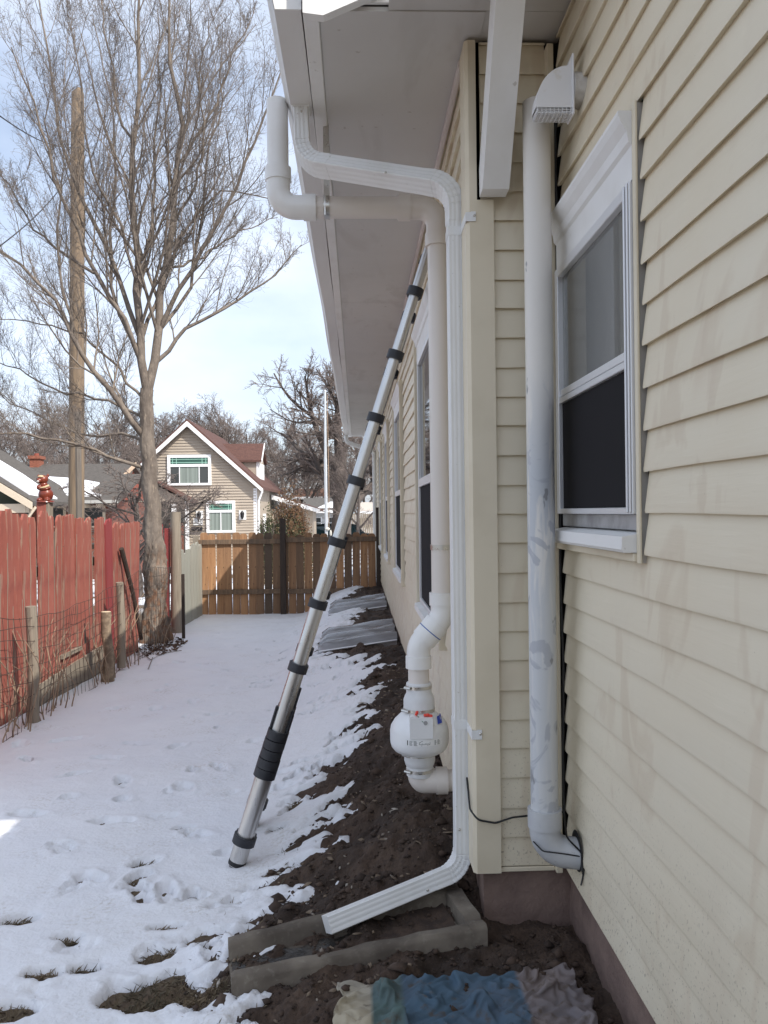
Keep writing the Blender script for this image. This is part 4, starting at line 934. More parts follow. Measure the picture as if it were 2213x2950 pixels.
for path in [[(375, 1337), (330, 1402), (300, 1420)], [(285, 1390), (325, 1425), (350, 1412), (392, 1405)], [(320, 1445), (330, 1420)], [(350, 1412), (358, 1392)]]:
    P3 = []
    for (u, v) in path:
        d = ray(u, v); p = Vector((0, 0, CAMZ))+d*((-.2-CAMZ)/d.z)
        for _ in range(5): p = Vector((0, 0, CAMZ))+d*((gz(p.x, p.y)+.012-CAMZ)/d.z)
        P3.append(p)
    fs_.tube(P3, .005, 5)
tag(link('fallen_twig', fs_.mesh('fallen_twig', twig_m)), 'thin forked twig fallen on the snow near the trunk', 'twig')
# leaf litter round the trunk base
ll = []; 
for k in range(190):
    a = random.uniform(0, 6.28); q = random.random()**.6; ll.append((-2.55+q*.28*math.cos(a), 10.4+q*.8*math.sin(a)))
ll = np.array(ll); N = len(ll); lz = np.maximum(ground_z(ll[:, 0], ll[:, 1]), snow_z(ll[:, 0], ll[:, 1]))+.008
a = RNG.uniform(0, 6.28, N); d1 = np.stack([np.cos(a), np.sin(a), RNG.uniform(-.5, .8, N)], 1)*.032; d2 = np.stack([-np.sin(a), np.cos(a), RNG.uniform(-.4, .6, N)], 1)*.02
c = np.column_stack([ll, lz]); V_ = np.stack([c-d1, c-d2, c+d1, c+d2+np.array([0, 0, .012])], 1).reshape(-1, 3)
tag(stuff(link('leaf_litter', fastmesh('leaf_litter', V_, np.arange(N)[:, None]*4+np.arange(4)[None], Mat('leaf_litter', (.07, .04, .028), .9).var(9, (.14, .08, .05), .45, .6).m))), 'dark brown fallen leaves heaped at the trunk base', 'leaves')
#PART4
# ------------------------------------------------------------------ bare trees
def nrm(a): return a/np.maximum(np.linalg.norm(a, axis=-1, keepdims=True), 1e-9)
def tubes(P, Rr, S_):
    N, K, _ = P.shape; T = np.empty_like(P); T[:, 1:-1] = P[:, 2:]-P[:, :-2]; T[:, 0] = P[:, 1]-P[:, 0]; T[:, -1] = P[:, -1]-P[:, -2]; T = nrm(T)
    ref = np.where(np.abs(T[:, :1, 2:3]) < .85, np.array([[[0, 0, 1.]]]), np.array([[[1., 0, 0]]])); ref = np.broadcast_to(ref, T.shape)
    A_ = nrm(np.cross(T, ref)); B_ = np.cross(T, A_); an = 2*np.pi*np.arange(S_)/S_
    V = P[:, :, None]+(A_[:, :, None]*np.cos(an)[None, None, :, None]+B_[:, :, None]*np.sin(an)[None, None, :, None])*Rr[:, :, None, None]
    n = np.arange(N)[:, None, None]*K*S_; k = np.arange(K-1)[None, :, None]*S_; s = np.arange(S_)[None, None]; s1 = (s+1) % S_
    F = np.stack([n+k+s, n+k+s1, n+k+S_+s1, n+k+S_+s], -1).reshape(-1, 4); return V.reshape(-1, 3), F
def cat(parts):
    Vs, Fs, b = [], [], 0
    for V, F in parts: Vs.append(V); Fs.append(F+b); b += len(V)
    return np.concatenate(Vs), np.concatenate(Fs)
def children(P, Rr, M_, rng, tmin=.15, ang=(25, 55), lr=(.35, .6), rr=.6, K=5, wander=.12, up=.06, minr=.002, taper=.35, flat=1.0):
    N, Kp, _ = P.shape; Lp = np.linalg.norm(np.diff(P, axis=1), axis=-1).sum(1)
    pi = np.repeat(np.arange(N), M_); n = len(pi); t = tmin+(1-tmin)*(np.tile(np.arange(M_), N)+rng.random(n))/M_
    f = t*(Kp-1); i0 = np.clip(f.astype(int), 0, Kp-2); fr = (f-i0)[:, None]
    pos = P[pi, i0]*(1-fr)+P[pi, i0+1]*fr; tan = nrm(P[pi, i0+1]-P[pi, i0]); rad_ = Rr[pi, i0]*(1-fr[:, 0])+Rr[pi, i0+1]*fr[:, 0]
    rv = rng.normal(size=(n, 3)); rv[:, 2] *= flat; pe = nrm(rv-tan*(rv*tan).sum(1, keepdims=True)); a = np.radians(rng.uniform(ang[0], ang[1], n))[:, None]
    d = nrm(np.cos(a)*tan+np.sin(a)*pe+np.array([0, 0, up*3])); L_ = Lp[pi]*rng.uniform(lr[0], lr[1], n)*(1.15-.6*t)
    out = [pos]; 
    for k in range(K-1):
        d = nrm(d+rng.normal(size=(n, 3))*wander+np.array([0, 0, up])); out.append(out[-1]+d*(L_/(K-1))[:, None])
    PP = np.stack(out, 1); r0 = np.maximum(rad_*rr, minr); RR = r0[:, None]*np.linspace(1, taper, K)[None]; return PP, np.maximum(RR, minr*.6)
def resample(pts, K):
    pts = np.array([tuple(p) for p in pts], float); s = np.r_[0, np.cumsum(np.linalg.norm(np.diff(pts, axis=0), axis=1))]; q = np.linspace(0, s[-1], K)
    return np.stack([np.interp(q, s, pts[:, i]) for i in range(3)], 1)
YT = 11.0; rng = np.random.default_rng(5)
def trace(pix, dy0, dy1, r0, r1, K=12):
    n = len(pix); P = [PY(u, v, YT+dy0+(dy1-dy0)*i/(n-1)) for i, (u, v) in enumerate(pix)]; P = resample(P, K)
    P[1:-1] += rng.normal(size=(K-2, 3))*.02; return P, np.linspace(r0, r1, K)
trunk_pix = [(336, 1400), (336, 1330), (336, 1240), (333, 1180), (327, 1080), (320, 980), (316, 900), (318, 840)]
trk = thing('bare_tree', 'tall bare grey brown tree in the red fence line', 'tree', tuple(PY(336, 1390, YT)))
KT = 130; P = resample([PY(u, v, YT) for u, v in trunk_pix], KT); rads = np.interp(np.linspace(0, 1, KT), [0, .06, .16, .3, .42, .6, 1], [.24, .17, .135, .15, .122, .106, .086])
P[:, 0] += .010*np.sin(np.arange(KT)*.29); V, F = tubes(P[None], rads[None], 40)
Vt = V.reshape(KT, 40, 3); kk, ss = np.meshgrid(np.arange(KT), np.arange(40), indexing='ij')
bk_ = fbm(np.cos(ss*2*np.pi/40)*3.5+50+kk*.05, np.sin(ss*2*np.pi/40)*3.5+kk*.11, 17, 5, .65)
Vt = P[:, None]+(Vt-P[:, None])*(1+.28*bk_[..., None]*np.interp(kk, [0, 45, 90, KT], [1.5, 1.3, .6, .4])[..., None]); V = Vt.reshape(-1, 3)
limbs = [  # pixel path, depth start/end, radii
 ([(318, 850), (303, 732), (295, 610), (291, 447), (287, 325), (301, 163), (303, 0), (306, -110)], 0, -.2, .075, .014),
 ([(318, 850), (338, 793), (346, 712), (354, 590), (374, 488), (384, 366), (394, 244), (366, 163), (364, 41), (372, -80)], 0, .35, .080, .014),
 ([(345, 712), (407, 590), (468, 488), (529, 366), (590, 203), (612, 90)], .1, -.7, .042, .009),
 ([(340, 780), (386, 720), (488, 663), (578, 606), (651, 529)], .05, .5, .036, .007),
 ([(306, 735), (354, 610), (407, 480), (488, 407), (590, 431)], 0, .9, .036, .008),
 ([(312, 800), (285, 744), (268, 683), (203, 590), (142, 439), (81, 264), (24, 102)], 0, -.8, .045, .009),
 ([(303, 732), (244, 569), (183, 447), (134, 325), (110, 163), (89, 20), (80, -80)], 0, .8, .042, .009),
 ([(312, 945), (290, 915), (264, 883), (220, 826), (175, 765), (134, 671), (65, 590), (0, 541), (-70, 480)], 0, -.9, .055, .01),
 ([(175, 765), (138, 635), (126, 529), (126, 407), (110, 300), (95, 180)], -.4, -.6, .026, .007),
 ([(287, 325), (252, 224), (228, 61), (215, -50)], -.05, .4, .024, .008),
 ([(390, 350), (468, 224), (508, 102), (549, 24)], .2, .6, .026, .007),
 ([(308, 770), (293, 752), (244, 640), (236, 508), (250, 380), (240, 200), (200, 40)], 0, 1.2, .036, .008),
 ([(306, 1010), (243, 993), (182, 963), (90, 945), (0, 937), (-60, 925)], 0, -.9, .032, .008),
 ([(310, 955), (280, 941), (168, 939), (80, 900), (0, 850)], 0, .7, .026, .007),
 ([(316, 905), (230, 860), (140, 850), (40, 800), (-40, 770)], 0, .9, .026, .007),
 ([(354, 590), (430, 560), (520, 500), (600, 470)], .1, 1.1, .024, .006),
 ([(300, 640), (335, 480), (330, 330), (345, 180), (340, 20)], 0, .9, .034, .008),
 ([(346, 712), (400, 640), (430, 520), (440, 380), (470, 250), (480, 60)], .1, 1.2, .032, .008),
 ([(203, 590), (150, 560), (80, 500), (20, 400), (-30, 330)], -.4, .1, .024, .007),
 ([(316, 870), (260, 800), (180, 720), (100, 700), (0, 690)], 0, .4, .026, .007),
 ([(374, 488), (420, 400), (440, 300), (430, 180), (450, 40)], .3, -.4, .024, .007),
 ([(295, 610), (260, 480), (200, 380), (180, 220), (160, 60)], -.1, -.9, .026, .007)]
LP, LR_ = [], []
for (px, a, b, r0, r1) in limbs:
    p, r_ = trace(px, a, b, r0, r1, 14); LP.append(p); LR_.append(r_)
LP = np.array(LP); LR_ = np.array(LR_)*.82
lv = [tubes(LP, LR_, 8)]
c1 = children(LP, LR_, 15, rng, .12, (25, 50), (.18, .46), .45, 6, .10, .13, .0045)
c2 = children(*c1, 10, rng, .10, (28, 58), (.32, .62), .55, 5, .14, .10, .0026)
c3 = children(*c2, 6, rng, .10, (30, 65), (.30, .60), .6, 4, .18, .05, .0019)
c4 = children(*c3, 2, rng, .10, (30, 70), (.28, .6), .75, 3, .2, .04, .0016)
part('trunk', MB(), None, trk).data = fastmesh('trunk', V, F, bark, True)
link('limbs', fastmesh('limbs', *cat([lv[0], tubes(*c1, 5)]), bark, True), trk)
stuff(link('crown', fastmesh('crown', *cat([tubes(*c2, 3), tubes(*c3, 3), tubes(*c4, 3)]), twig_m), trk))
part('bark_burl', MB().blob(PY(342, 1245, YT-.03), (.135, .13, .24), 14, 10), bark, trk, True)
sp_ = PX(348, 1060, -2.6)

def make_tree(h_, spread, seed, r0=.28, up=.05, droop=0.0, nl=11, tw=.012, fork=.25, dens=(10, 8, 5)):
    g = np.random.default_rng(seed); K = 12
    z = np.linspace(0, h_*.72, K); P = np.stack([np.cumsum(g.normal(size=K))*.05*h_/12, np.cumsum(g.normal(size=K))*.05*h_/12, z], 1); P[0, :2] = 0
    Rr = np.interp(np.linspace(0, 1, K), [0, .08, .5, 1], [r0*1.3, r0, r0*.62, r0*.16])
    l1 = children(P[None], Rr[None], nl, g, fork, (35, 68), (spread*.85, spread*1.15), .62, 8, .13, up, .03, .25)
    l2 = children(*l1, dens[0], g, .2, (28, 60), (.30, .55), .55, 6, .16, up*.8-droop, tw*1.7, .4)
    l3 = children(*l2, dens[1], g, .15, (28, 62), (.34, .62), .6, 5, .18, up*.6-droop, tw*1.15, .5)
    l4 = children(*l3, dens[2], g, .12, (28, 66), (.35, .65), .7, 4, .2, up*.4-droop, tw*.8, .6)
    return fastmesh('trunk', *cat([tubes(P[None], Rr[None], 10), tubes(*l1, 6), tubes(*l2, 4)]), far_bark, True), fastmesh('crown', *cat([tubes(*l3, 3), tubes(*l4, 3)]), far_twig)
protos = [make_tree(13, .62, 21, .24, .07, 0, 13, .010, .22), make_tree(11, .72, 22, .2, .05, .01, 13, .010, .18), make_tree(12, .55, 23, .18, .10, 0, 14, .010, .2)]
elm = make_tree(12.2, .72, 40, .55, .02, .0, 15, .013, .24, (10, 9, 6))
def put_tree(me, x, y, label, group, rz, sc):
    z = gnd(x, y); t = thing('bare_tree', label, 'tree', (x, y, z), group)
    for nm, m_ in zip(('trunk', 'crown'), me):
        o = bpy.data.objects.new(nm, m_); COL.objects.link(o); o.parent = t; o.rotation_euler = (0, 0, rz); o.scale = (sc[0], sc[0], sc[1])
        o.location = (0, 0, -.1)
        if nm == 'crown': o['kind'] = 'stuff'
put_tree(elm, PY(736, 1100, 46).x, 46, 'big dark bare tree with wide spreading boughs behind the flagpole', None, 1.2, (1.22, 1.02))
put_tree(protos[1], PY(775, 1100, 40).x, 40, 'reddish bare tree leaning beside the far end of the house', None, 2.0, (.5, .62))
for k, (u, y, sc) in enumerate([(-60, 58, 1.0), (20, 64, .95), (95, 52, .85), (150, 66, 1.05), (215, 56, .95), (270, 62, 1.1), (330, 60, .9), (395, 70, 1.1), (450, 64, 1.0), (505, 66, 1.02), (555, 72, 1.05), (610, 68, .95), (665, 74, .95), (715, 70, .9), (790, 76, .9), (-10, 45, .72), (180, 84, 1.2), (360, 86, 1.2), (530, 90, 1.25), (640, 92, 1.2), (80, 80, 1.2), (240, 48, .6)]):
    put_tree(protos[k % 3], PY(u, 1100, y).x, y, 'bare brown tree in the wood behind the houses', 'bare trees behind the houses', k*1.31, (sc*1.2, sc*1.02))
# crab-apple like low tree in front of the tan house
lt_m = make_tree(3.6, .85, 61, .09, .01, .02, 11, .006, .30, (8, 6, 4))
put_tree(lt_m, PY(300, 1100, 19).x, 19, 'low twisted bare tree with a wide crown before the tan house', None, .4, (1.35, .95))

# ------------------------------------------------------------------ utility pole, wires, flagpole, bear on its post
Yq = 17.0; pt_, pb_ = PY(168, 197, Yq), PY(162, 1150, Yq)
up_ = thing('utility_pole', 'weathered brown utility pole behind the red fence', 'utility pole', (pb_.x, Yq, gnd(pb_.x, Yq)))
b0 = Vector((pb_.x, Yq, gnd(pb_.x, Yq)-.3)); mb = MB(); mb.tube([b0, b0.lerp(pt_, .4), b0.lerp(pt_, .8), pt_-Vector((0, 0, .05)), pt_+Vector((.05, 0, .06))], [.17, .155, .14, .125, .05], 16); part('pole', mb, pole_m, up_, 40)
part('side_tube', MB().tube([b0+Vector((.12, -.10, 0)), Vector((b0.x+.115, Yq-.10, 3.6))], .07, 8), wood('grey_pole', (.19, .165, .14), (.12, .10, .085), 7).m, up_, True)  # thinner, greyer tube along the lower right side of the pole
for k, (a, b, lb_) in enumerate([((172, 318), (-40, 222), 'black overhead wire running up left from the utility pole'), ((172, 350), (-60, 575), 'black overhead wire running down left from the utility pole')]):
    p0, p1 = PY(*a, Yq-.1), PY(*b, 9.5); n = 12
    tag(link('overhead_wire', MB().tube([p0.lerp(p1, i/n)-Vector((0, 0, .18*math.sin(math.pi*i/n))) for i in range(n+1)], .009, 5).mesh('overhead_wire', black_rubber)), lb_, 'wire')
Yf = 22.0; f0, f1 = PY(705, 1155, Yf), PY(702, 846, Yf)
fp = thing('flagpole', 'slim silver flagpole with a loose rope behind the gate fence', 'flagpole', (f0.x, Yf, gnd(f0.x, Yf)))
galv = Mat('galvanised_pole', (.72, .74, .76), .35, .5).m
part('pole', MB().tube([(f0.x, Yf, gnd(f0.x, Yf)-.1), (f0.x, Yf, PY(702, 990, Yf).z)], .042, 12), galv, fp, True); part('pole', MB().tube([(f0.x, Yf, PY(702, 990, Yf).z), (f1.x, Yf, f1.z)], [.036, .030], 12), galv, fp, True)
part('finial', MB().blob((f1.x, Yf, f1.z+.02), (.035, .035, .035)), galv, fp, True)
part('rope', MB().tube([(f1.x+.06, Yf, f1.z-.1), (f0.x+.085, Yf, 2), (f0.x+.07, Yf, .95)], .008, 5), Mat('rope', (.45, .32, .22), .9).m, fp)
part('rope_knot', MB().blob((f0.x+.03, Yf-.03, .98), (.07, .06, .05)).blob((f0.x+.12, Yf-.03, .86), (.03, .03, .1)), Mat('white_rope', (.6, .58, .52), .9).m, fp, True)
Yr = 8.0; cbp = PY(96, 1085, Yr)
bp = thing('fence_pillar', 'square red brown pillar carrying the carved bear', 'post', (cbp.x, Yr, gnd(cbp.x, Yr)))
part('shaft', MB().box(cbp.x-.055, cbp.x+.035, Yr-.06, Yr+.06, gnd(cbp.x, Yr)-.1, cbp.z, .004), red_paint, bp); part('side_board', MB().box(cbp.x+.0355, cbp.x+.062, Yr-.055, Yr+.06, gnd(cbp.x, Yr)-.1, cbp.z-.005, .003), bare_edge, bp)
bear = thing('bear_statue', 'glossy red brown carved bear statue with cream markings', 'statue', (cbp.x, Yr, cbp.z))
s_ = .275; bz = cbp.z+.004
bm_ = Mat('bear_varnish', (.22, .045, .022), .28).var(7, (.12, .022, .014), .4, .7).var(12, (.55, .38, .20), .66, .74, .8).m
def bl_(x, y, z, a, b, c): return ((cbp.x+.006+x*s_, Yr+y*s_, bz+z*s_), (a*s_, b*s_, c*s_))
body = MB()
for e in (bl_(.03, 0, .26, .26, .24, .27), bl_(.0, 0, .46, .19, .18, .16), bl_(-.03, -.02, .62, .14, .13, .10), bl_(-.06, -.04, .80, .19, .17, .165), bl_(-.15, -.16, .76, .10, .10, .085), bl_(-.21, -.02, .93, .055, .04, .055), bl_(.10, .02, .94, .05, .04, .075),
          bl_(-.17, -.10, .52, .085, .10, .10), bl_(.13, -.12, .50, .13, .08, .07), bl_(.02, -.19, .46, .16, .06, .06), bl_(-.13, -.16, .07, .11, .13, .08), bl_(.14, -.16, .07, .11, .13, .08)):
    body.blob(*e, n=20, m=14)
bo = part('body', body, bm_, bear, True); md_ = bo.modifiers.new('remesh', 'REMESH'); md_.mode = 'VOXEL'; md_.voxel_size = .0045; md_.use_smooth_shade = True
part('base', MB().tube([(cbp.x+.006, Yr, bz-.004), (cbp.x+.006, Yr, bz+.012)], [.088, .082], 18), bm_, bear, True)
cream = Mat('bear_cream', (.62, .48, .28), .4).m; dk = Mat('bear_dark', (.02, .01, .01), .3).m
part('forehead_mark', MB().blob(*bl_(-.09, -.10, .90, .12, .12, .055), n=14, m=8), cream, bear, True); part('muzzle', MB().blob(*bl_(-.16, -.225, .735, .06, .055, .045), n=12, m=8), Mat('bear_muzzle', (.68, .64, .60), .4).m, bear, True)
part('nose', MB().blob(*bl_(-.175, -.268, .775, .032, .025, .024), n=10, m=6), dk, bear, True)
for dx in (-.20, -.06): part('eye', MB().blob(*bl_(dx, -.195, .835, .022, .018, .022), n=8, m=6), dk, bear, True)
part('arm_mark', MB().tube([Vector(bl_(-.05, -.255, .50, 1, 1, 1)[0]), Vector(bl_(.10, -.235, .52, 1, 1, 1)[0]), Vector(bl_(.20, -.15, .58, 1, 1, 1)[0])], [.006, .010, .012], 8), cream, bear, True)

# ------------------------------------------------------------------ tan house number 130
def hp(u, v, Y): return PY(u, v, Y)
YH = 36.0; gh = gnd(-8, YH)
th = thing('tan_house', 'tan sided house with a brown gabled roof and number 130', 'house', (-7.6, YH, gh))
tan = Mat('tan_siding', (.41, .345, .275), .6).var(2, (.38, .32, .255), .4, .7)
tan_m = tan.m; brown_roof = Mat('brown_shingle', (.115, .055, .042), .9).var(6, (.085, .040, .032), .4, .6, 1, 4, (1, 1, 3)).var(25, (.15, .075, .058), .55, .7).bump(16, .02, .5).m
wp = Mat('white_trim', (.82, .82, .82), .5).m
pk = hp(407, 913, YH); er = hp(553, 1043, YH); DX = er.x-pk.x; slope = (pk.z-er.z)/DX; xl_, xr_ = pk.x-DX, er.x; YD = YH+9.5
core = MB(); core.prism([(xl_, gh-.3), (xr_, gh-.3), (xr_, er.z-.05), (pk.x, pk.z-.12), (xl_, er.z-.05)], 'y', YH+.02, YD); part('wall', core, tan_m, th)
zc_ = gh+.3; n_ = 0
while zc_ < pk.z-.25:     # clapboards of the gable front
    zt_ = zc_+.135; half = lambda z: min(DX, (pk.z-.16-z)/slope)
    h0, h1 = half(zc_+.07), half(zt_)
    if h1 > .1:
        part('siding_board', MB().add([(pk.x-h0, YH-.04, zc_), (pk.x+h0, YH-.04, zc_), (pk.x+h1, YH+.004, zt_), (pk.x-h1, YH+.004, zt_), (pk.x-h0, YH+.015, zc_), (pk.x+h0, YH+.015, zc_)], [(0, 1, 2, 3), (4, 5, 1, 0)]), tan_m, th)
    zc_ += .127
def slab(x0, z0, x1, z1, y0, y1, th_, mat, name, par):
    return part(name, MB().prism([(x0, z0), (x1, z1), (x1, z1+th_), (x0, z0+th_)], 'y', y0, y1), mat, par)
ov = .35
slab(pk.x, pk.z, xr_+ov, er.z-slope*ov, YH-.3, YD+.3, .14, brown_roof, 'roof', th); slab(xl_-ov, er.z-slope*ov, pk.x-.001, pk.z, YH-.3, YD+.3, .14, brown_roof, 'roof', th)
for sg in (1, -1): part('rake_board', MB().prism([(pk.x, pk.z+.04), (pk.x+sg*(DX+ov), er.z-slope*ov+.04), (pk.x+sg*(DX+ov), er.z-slope*ov-.14), (pk.x, pk.z-.19)], 'y', YH-.34, YH-.302), wp, th)
part('corner_board', MB().box(xr_-.12, xr_+.03, YH-.03, YH+.1, gh, er.z-.25), wp, th)
part('downspout', MB().tube(fillet([(xr_+.28, YH-.05, er.z-.35), (xr_+.2, YH-.05, er.z-.6), (xr_+.12, YH-.06, er.z-.8), (xr_+.12, YH-.06, gh+.2)], .1), .045, 8), wp, th, True)
part('side_window', MB().box(xr_+.0, xr_+.06, YH+2.5, YH+3.3, gh+1.0, gh+2.3), wp, th)
# rear ell with lower roof
slab(xr_+.2, er.z-.55, xr_+2.6, er.z-1.3, YH+5.5, YD, .12, brown_roof, 'roof', th); part('wall', MB().box(xr_-.1, xr_+2.2, YH+5.9, YD-.2, gh-.2, er.z-1.15), tan_m, th); part('rake_board', MB().prism([(xr_+.1, er.z-.42), (xr_+2.6, er.z-1.2), (xr_+2.6, er.z-1.4), (xr_+.1, er.z-.65)], 'y', YH+5.44, YH+5.49), wp, th)
# dormer
Y1 = 39.0; dz0, dzr = hp(520, 996, Y1).z, hp(520, 962, Y1+.9).z; dx1 = hp(559, 996, Y1).x
part('dormer_wall', MB().box(pk.x+.6, dx1, Y1, Y1+2.0, er.z-.6, dz0), tan_m, th)
part('dormer_gable', MB().prism([(Y1, dz0), (Y1+2.0, dz0), (Y1+1.0, dzr-.02)], 'x', dx1-.1, dx1-.001), tan_m, th)
for (ya, yb) in ((Y1-.18, Y1+1.0), (Y1+2.18, Y1+1.001)):
    part('dormer_roof', MB().add([(pk.x+.3, ya, dz0-.06), (dx1+.15, ya, dz0-.06), (dx1+.15, yb, dzr), (pk.x+.3, yb, dzr), (pk.x+.3, ya, dz0+.03), (dx1+.15, ya, dz0+.03), (dx1+.15, yb, dzr+.09), (pk.x+.3, yb, dzr+.09)], [(0, 1, 2, 3), (4, 7, 6, 5), (0, 4, 5, 1), (1, 5, 6, 2), (2, 6, 7, 3), (3, 7, 4, 0)]), brown_roof, th)
part('dormer_window', MB().box(dx1+.002, dx1+.05, Y1+.15, Y1+1.85, dz0-1.5, dz0-.1), wp, th); part('dormer_trim', MB().box(dx1-.12, dx1+.03, Y1-.03, Y1-.002, dz0-1.6, dz0-.02), wp, th)
part('dormer_rake', MB().prism([(Y1-.2, dz0-.1), (Y1+1, dzr-.05), (Y1+1, dzr+.1), (Y1-.2, dz0+.05)], 'x', dx1+.152, dx1+.19), wp, th)
green_glass = Mat('transom_glass', (.03, .09, .07), .1).m; cur = Mat('green_grey_curtain', (.26, .30, .27), .9).var(9, (.16, .19, .17), .4, .65, 1, 3, (3, 1, .02)).m; mun = Mat('green_muntin', (.30, .55, .44), .5).m; greyg = Mat('grey_glass', (.055, .06, .06), .06).m
def big_window(u0, v0, u1, v1, cols, split):
    a, b = hp(u0, v0, YH-.03), hp(u1, v1, YH-.03); x0, x1, z1, z0 = a.x, b.x, a.z, b.z; fw_ = .13; zs = z1-(z1-z0)*split; yy = YH-.12
    wn = part('window', MB().box(x0, x0+fw_, yy, YH+.02, z0, z1).box(x1-fw_, x1, yy, YH+.02, z0, z1).box(x0+fw_, x1-fw_, yy, YH+.02, z1-fw_, z1).box(x0+fw_, x1-fw_, yy, YH+.02, z0, z0+.10).box(x0+fw_, x1-fw_, yy+.003, YH+.02, zs-.1, zs+.02), wp, th)
    part('transom_pane', MB().box(x0+fw_, x1-fw_, yy+.035, yy+.04, zs+.02, z1-fw_), green_glass, wn)
    mm = MB(); W_ = x1-x0-2*fw_; Hh = z1-fw_-zs-.02
    for f in (.06, .16, .84, .94): mm.box(x0+fw_+W_*f-.012, x0+fw_+W_*f+.012, yy+.028, yy+.034, zs+.02, z1-fw_)
    for f in (.25, .75): mm.box(x0+fw_, x1-fw_, yy+.0275, yy+.0335, zs+.02+Hh*f-.012, zs+.02+Hh*f+.012)
    part('muntins', mm, mun, wn)
    e = [x0+fw_+W_*c for c in cols]
    for i in range(len(e)-1):
        mid = len(e) == 2 or (len(e) == 4 and i == 1) or len(e) == 3
        part('pane', MB().box(e[i]+.02, e[i+1]-.02, yy+.04, yy+.045, z0+.10, zs-.1), cur if mid else greyg, wn)
        if i: part('mullion', MB().box(e[i]-.02, e[i]+.02, yy+.02, yy+.046, z0+.10, zs-.1), wp, wn)
big_window(362, 983, 457, 1048, (0, .24, .76, 1), .32); big_window(446, 1082, 509, 1150, (0, .5, 1), .30)
lampm = Mat('lamp_black', (.012, .012, .014), .4).m
for (u, v) in ((431, 1113), (524, 1112)):
    c = hp(u, v, YH-.05); lo = part('wall_lamp_plate', MB().box(c.x-.16, c.x+.16, YH-.05, YH-.02, c.z-.22, c.z+.20), wp, th)
    part('lantern', MB().tube([(c.x, YH-.16, c.z-.2), (c.x, YH-.16, c.z-.1), (c.x, YH-.16, c.z+.08), (c.x, YH-.16, c.z+.18)], [.03, .075, .095, .02], 8), lampm, lo)
c = hp(428, 1127, YH-.05); pl = part('number_plaque', MB().box(c.x-.21, c.x+.21, YH-.06, YH-.02, c.z-.15, c.z+.15), wp, th)
vs, fs = text_mesh('130', .27); part('number', MB().add([(v.x+c.x, YH-.064, v.y+c.z) for v in vs], fs), ink, pl)
c = hp(426, 1142, YH-.05); part('mailbox', MB().box(c.x-.24, c.x+.24, YH-.16, YH-.02, c.z-.10, c.z+.08, .02), lampm, th)
# porch with its own gable in front of the left half
brick_m = Mat('brick', (.20, .075, .05), .9).var(14, (.12, .05, .038), .4, .65, 1, 3, (1, 1, 2.5)).m
pe, pr = hp(411, 1083, YH-1.2), hp(337, 1043, YH-1.2); pxl = 2*pr.x-pe.x
porch = part('porch', MB().box(pxl+.3, pe.x-.35, YH-1.1, YH-.1, gh, pe.z-.02), Mat('dark_porch', (.05, .045, .04), .8).m, th)
part('porch_gable', MB().prism([(pxl+.2, pe.z), (pe.x-.2, pe.z), (pr.x, pr.z-.1)], 'y', YH-1.15, YH-.1), tan_m, th)
slab(pr.x, pr.z, pe.x+.1, pe.z-.05, YH-1.4, YH-.03, .1, brown_roof, 'porch_roof', th); slab(pxl-.1, pe.z-.05, pr.x-.001, pr.z, YH-1.4, YH-.03, .1, brown_roof, 'porch_roof', th)
part('porch_post', MB().box(pe.x-.22, pe.x-.08, YH-1.25, YH-1.112, gh, pe.z), wp, th); part('porch_brick', MB().box(pe.x-.9, pe.x-.3, YH-1.3, YH-1.11, gh, hp(400, 1130, YH-1.2).z), brick_m, th)
for k in range(2): x = pe.x-.42-.3*k; part('porch_window', MB().box(x-.10, x+.10, YH-1.16, YH-1.102, hp(400, 1128, YH-1.2).z, pe.z-.1), wp if k else greyg, th)

# ------------------------------------------------------------------ left craftsman house with snow on its roof
Y0 = 26.0; g2 = gnd(-10, Y0)
ch = thing('red_brick_house', 'low red house with grey roof, snow patch and brick chimney', 'house', (-11, Y0, g2))
groof = Mat('grey_brown_shingle', (.105, .092, .080), .95).var(10, (.075, .066, .058), .4, .65).bump(20, .02, .5).m
redw = Mat('red_house_siding', (.30, .085, .055), .8).var(6, (.24, .065, .045), .4, .7).m
ez = hp(160, 1081, Y0).z; ex1 = hp(252, 1081, Y0).x; xL = -17.0; Ym = 28.6; mz = hp(160, 1030, Ym).z
part('wall', MB().box(xL, ex1-.35, Y0+.6, Ym+4, g2-.3, ez-.02), brick_m, ch)
part('lower_roof', MB().prism([(Y0, ez), (Ym+.4, mz+.1), (Ym+.4, mz-.04), (Y0, ez-.12)], 'x', xL, ex1+.05), groof, ch)
ux0 = hp(172, 1046, Ym).x; ux1 = hp(252, 1046, Ym).x; uz = hp(200, 1046, Ym).z; rz_ = hp(200, 1002, Ym+2.4).z
part('upper_wall', MB().box(xL, ux1-.25, Ym, Ym+4.5, mz-.8, uz-.01), redw, ch)
part('upper_roof', MB().prism([(Ym-.35, uz-.05), (Ym+2.4, rz_), (Ym+5.1, uz-.05), (Ym+5.1, uz-.17), (Ym+2.4, rz_-.13), (Ym-.35, uz-.17)], 'x', xL, ux1), groof, ch)
part('gable_wall', MB().prism([(Ym, uz-.05), (Ym+4.5, uz-.05), (Ym+2.4, rz_-.12)], 'x', ux1-.28, ux1-.20), redw, ch)
part('gable_rake', MB().prism([(Ym-.4, uz-.16), (Ym+2.4, rz_-.10), (Ym+2.4, rz_+.04), (Ym-.4, uz-.01)], 'x', ux1+.003, ux1+.05), Mat('cream_trim', (.55, .40, .28), .7).m, ch)
ctrim = Mat('cream_wood', (.62, .52, .40), .7).m
x = hp(95, 1085, Y0).x
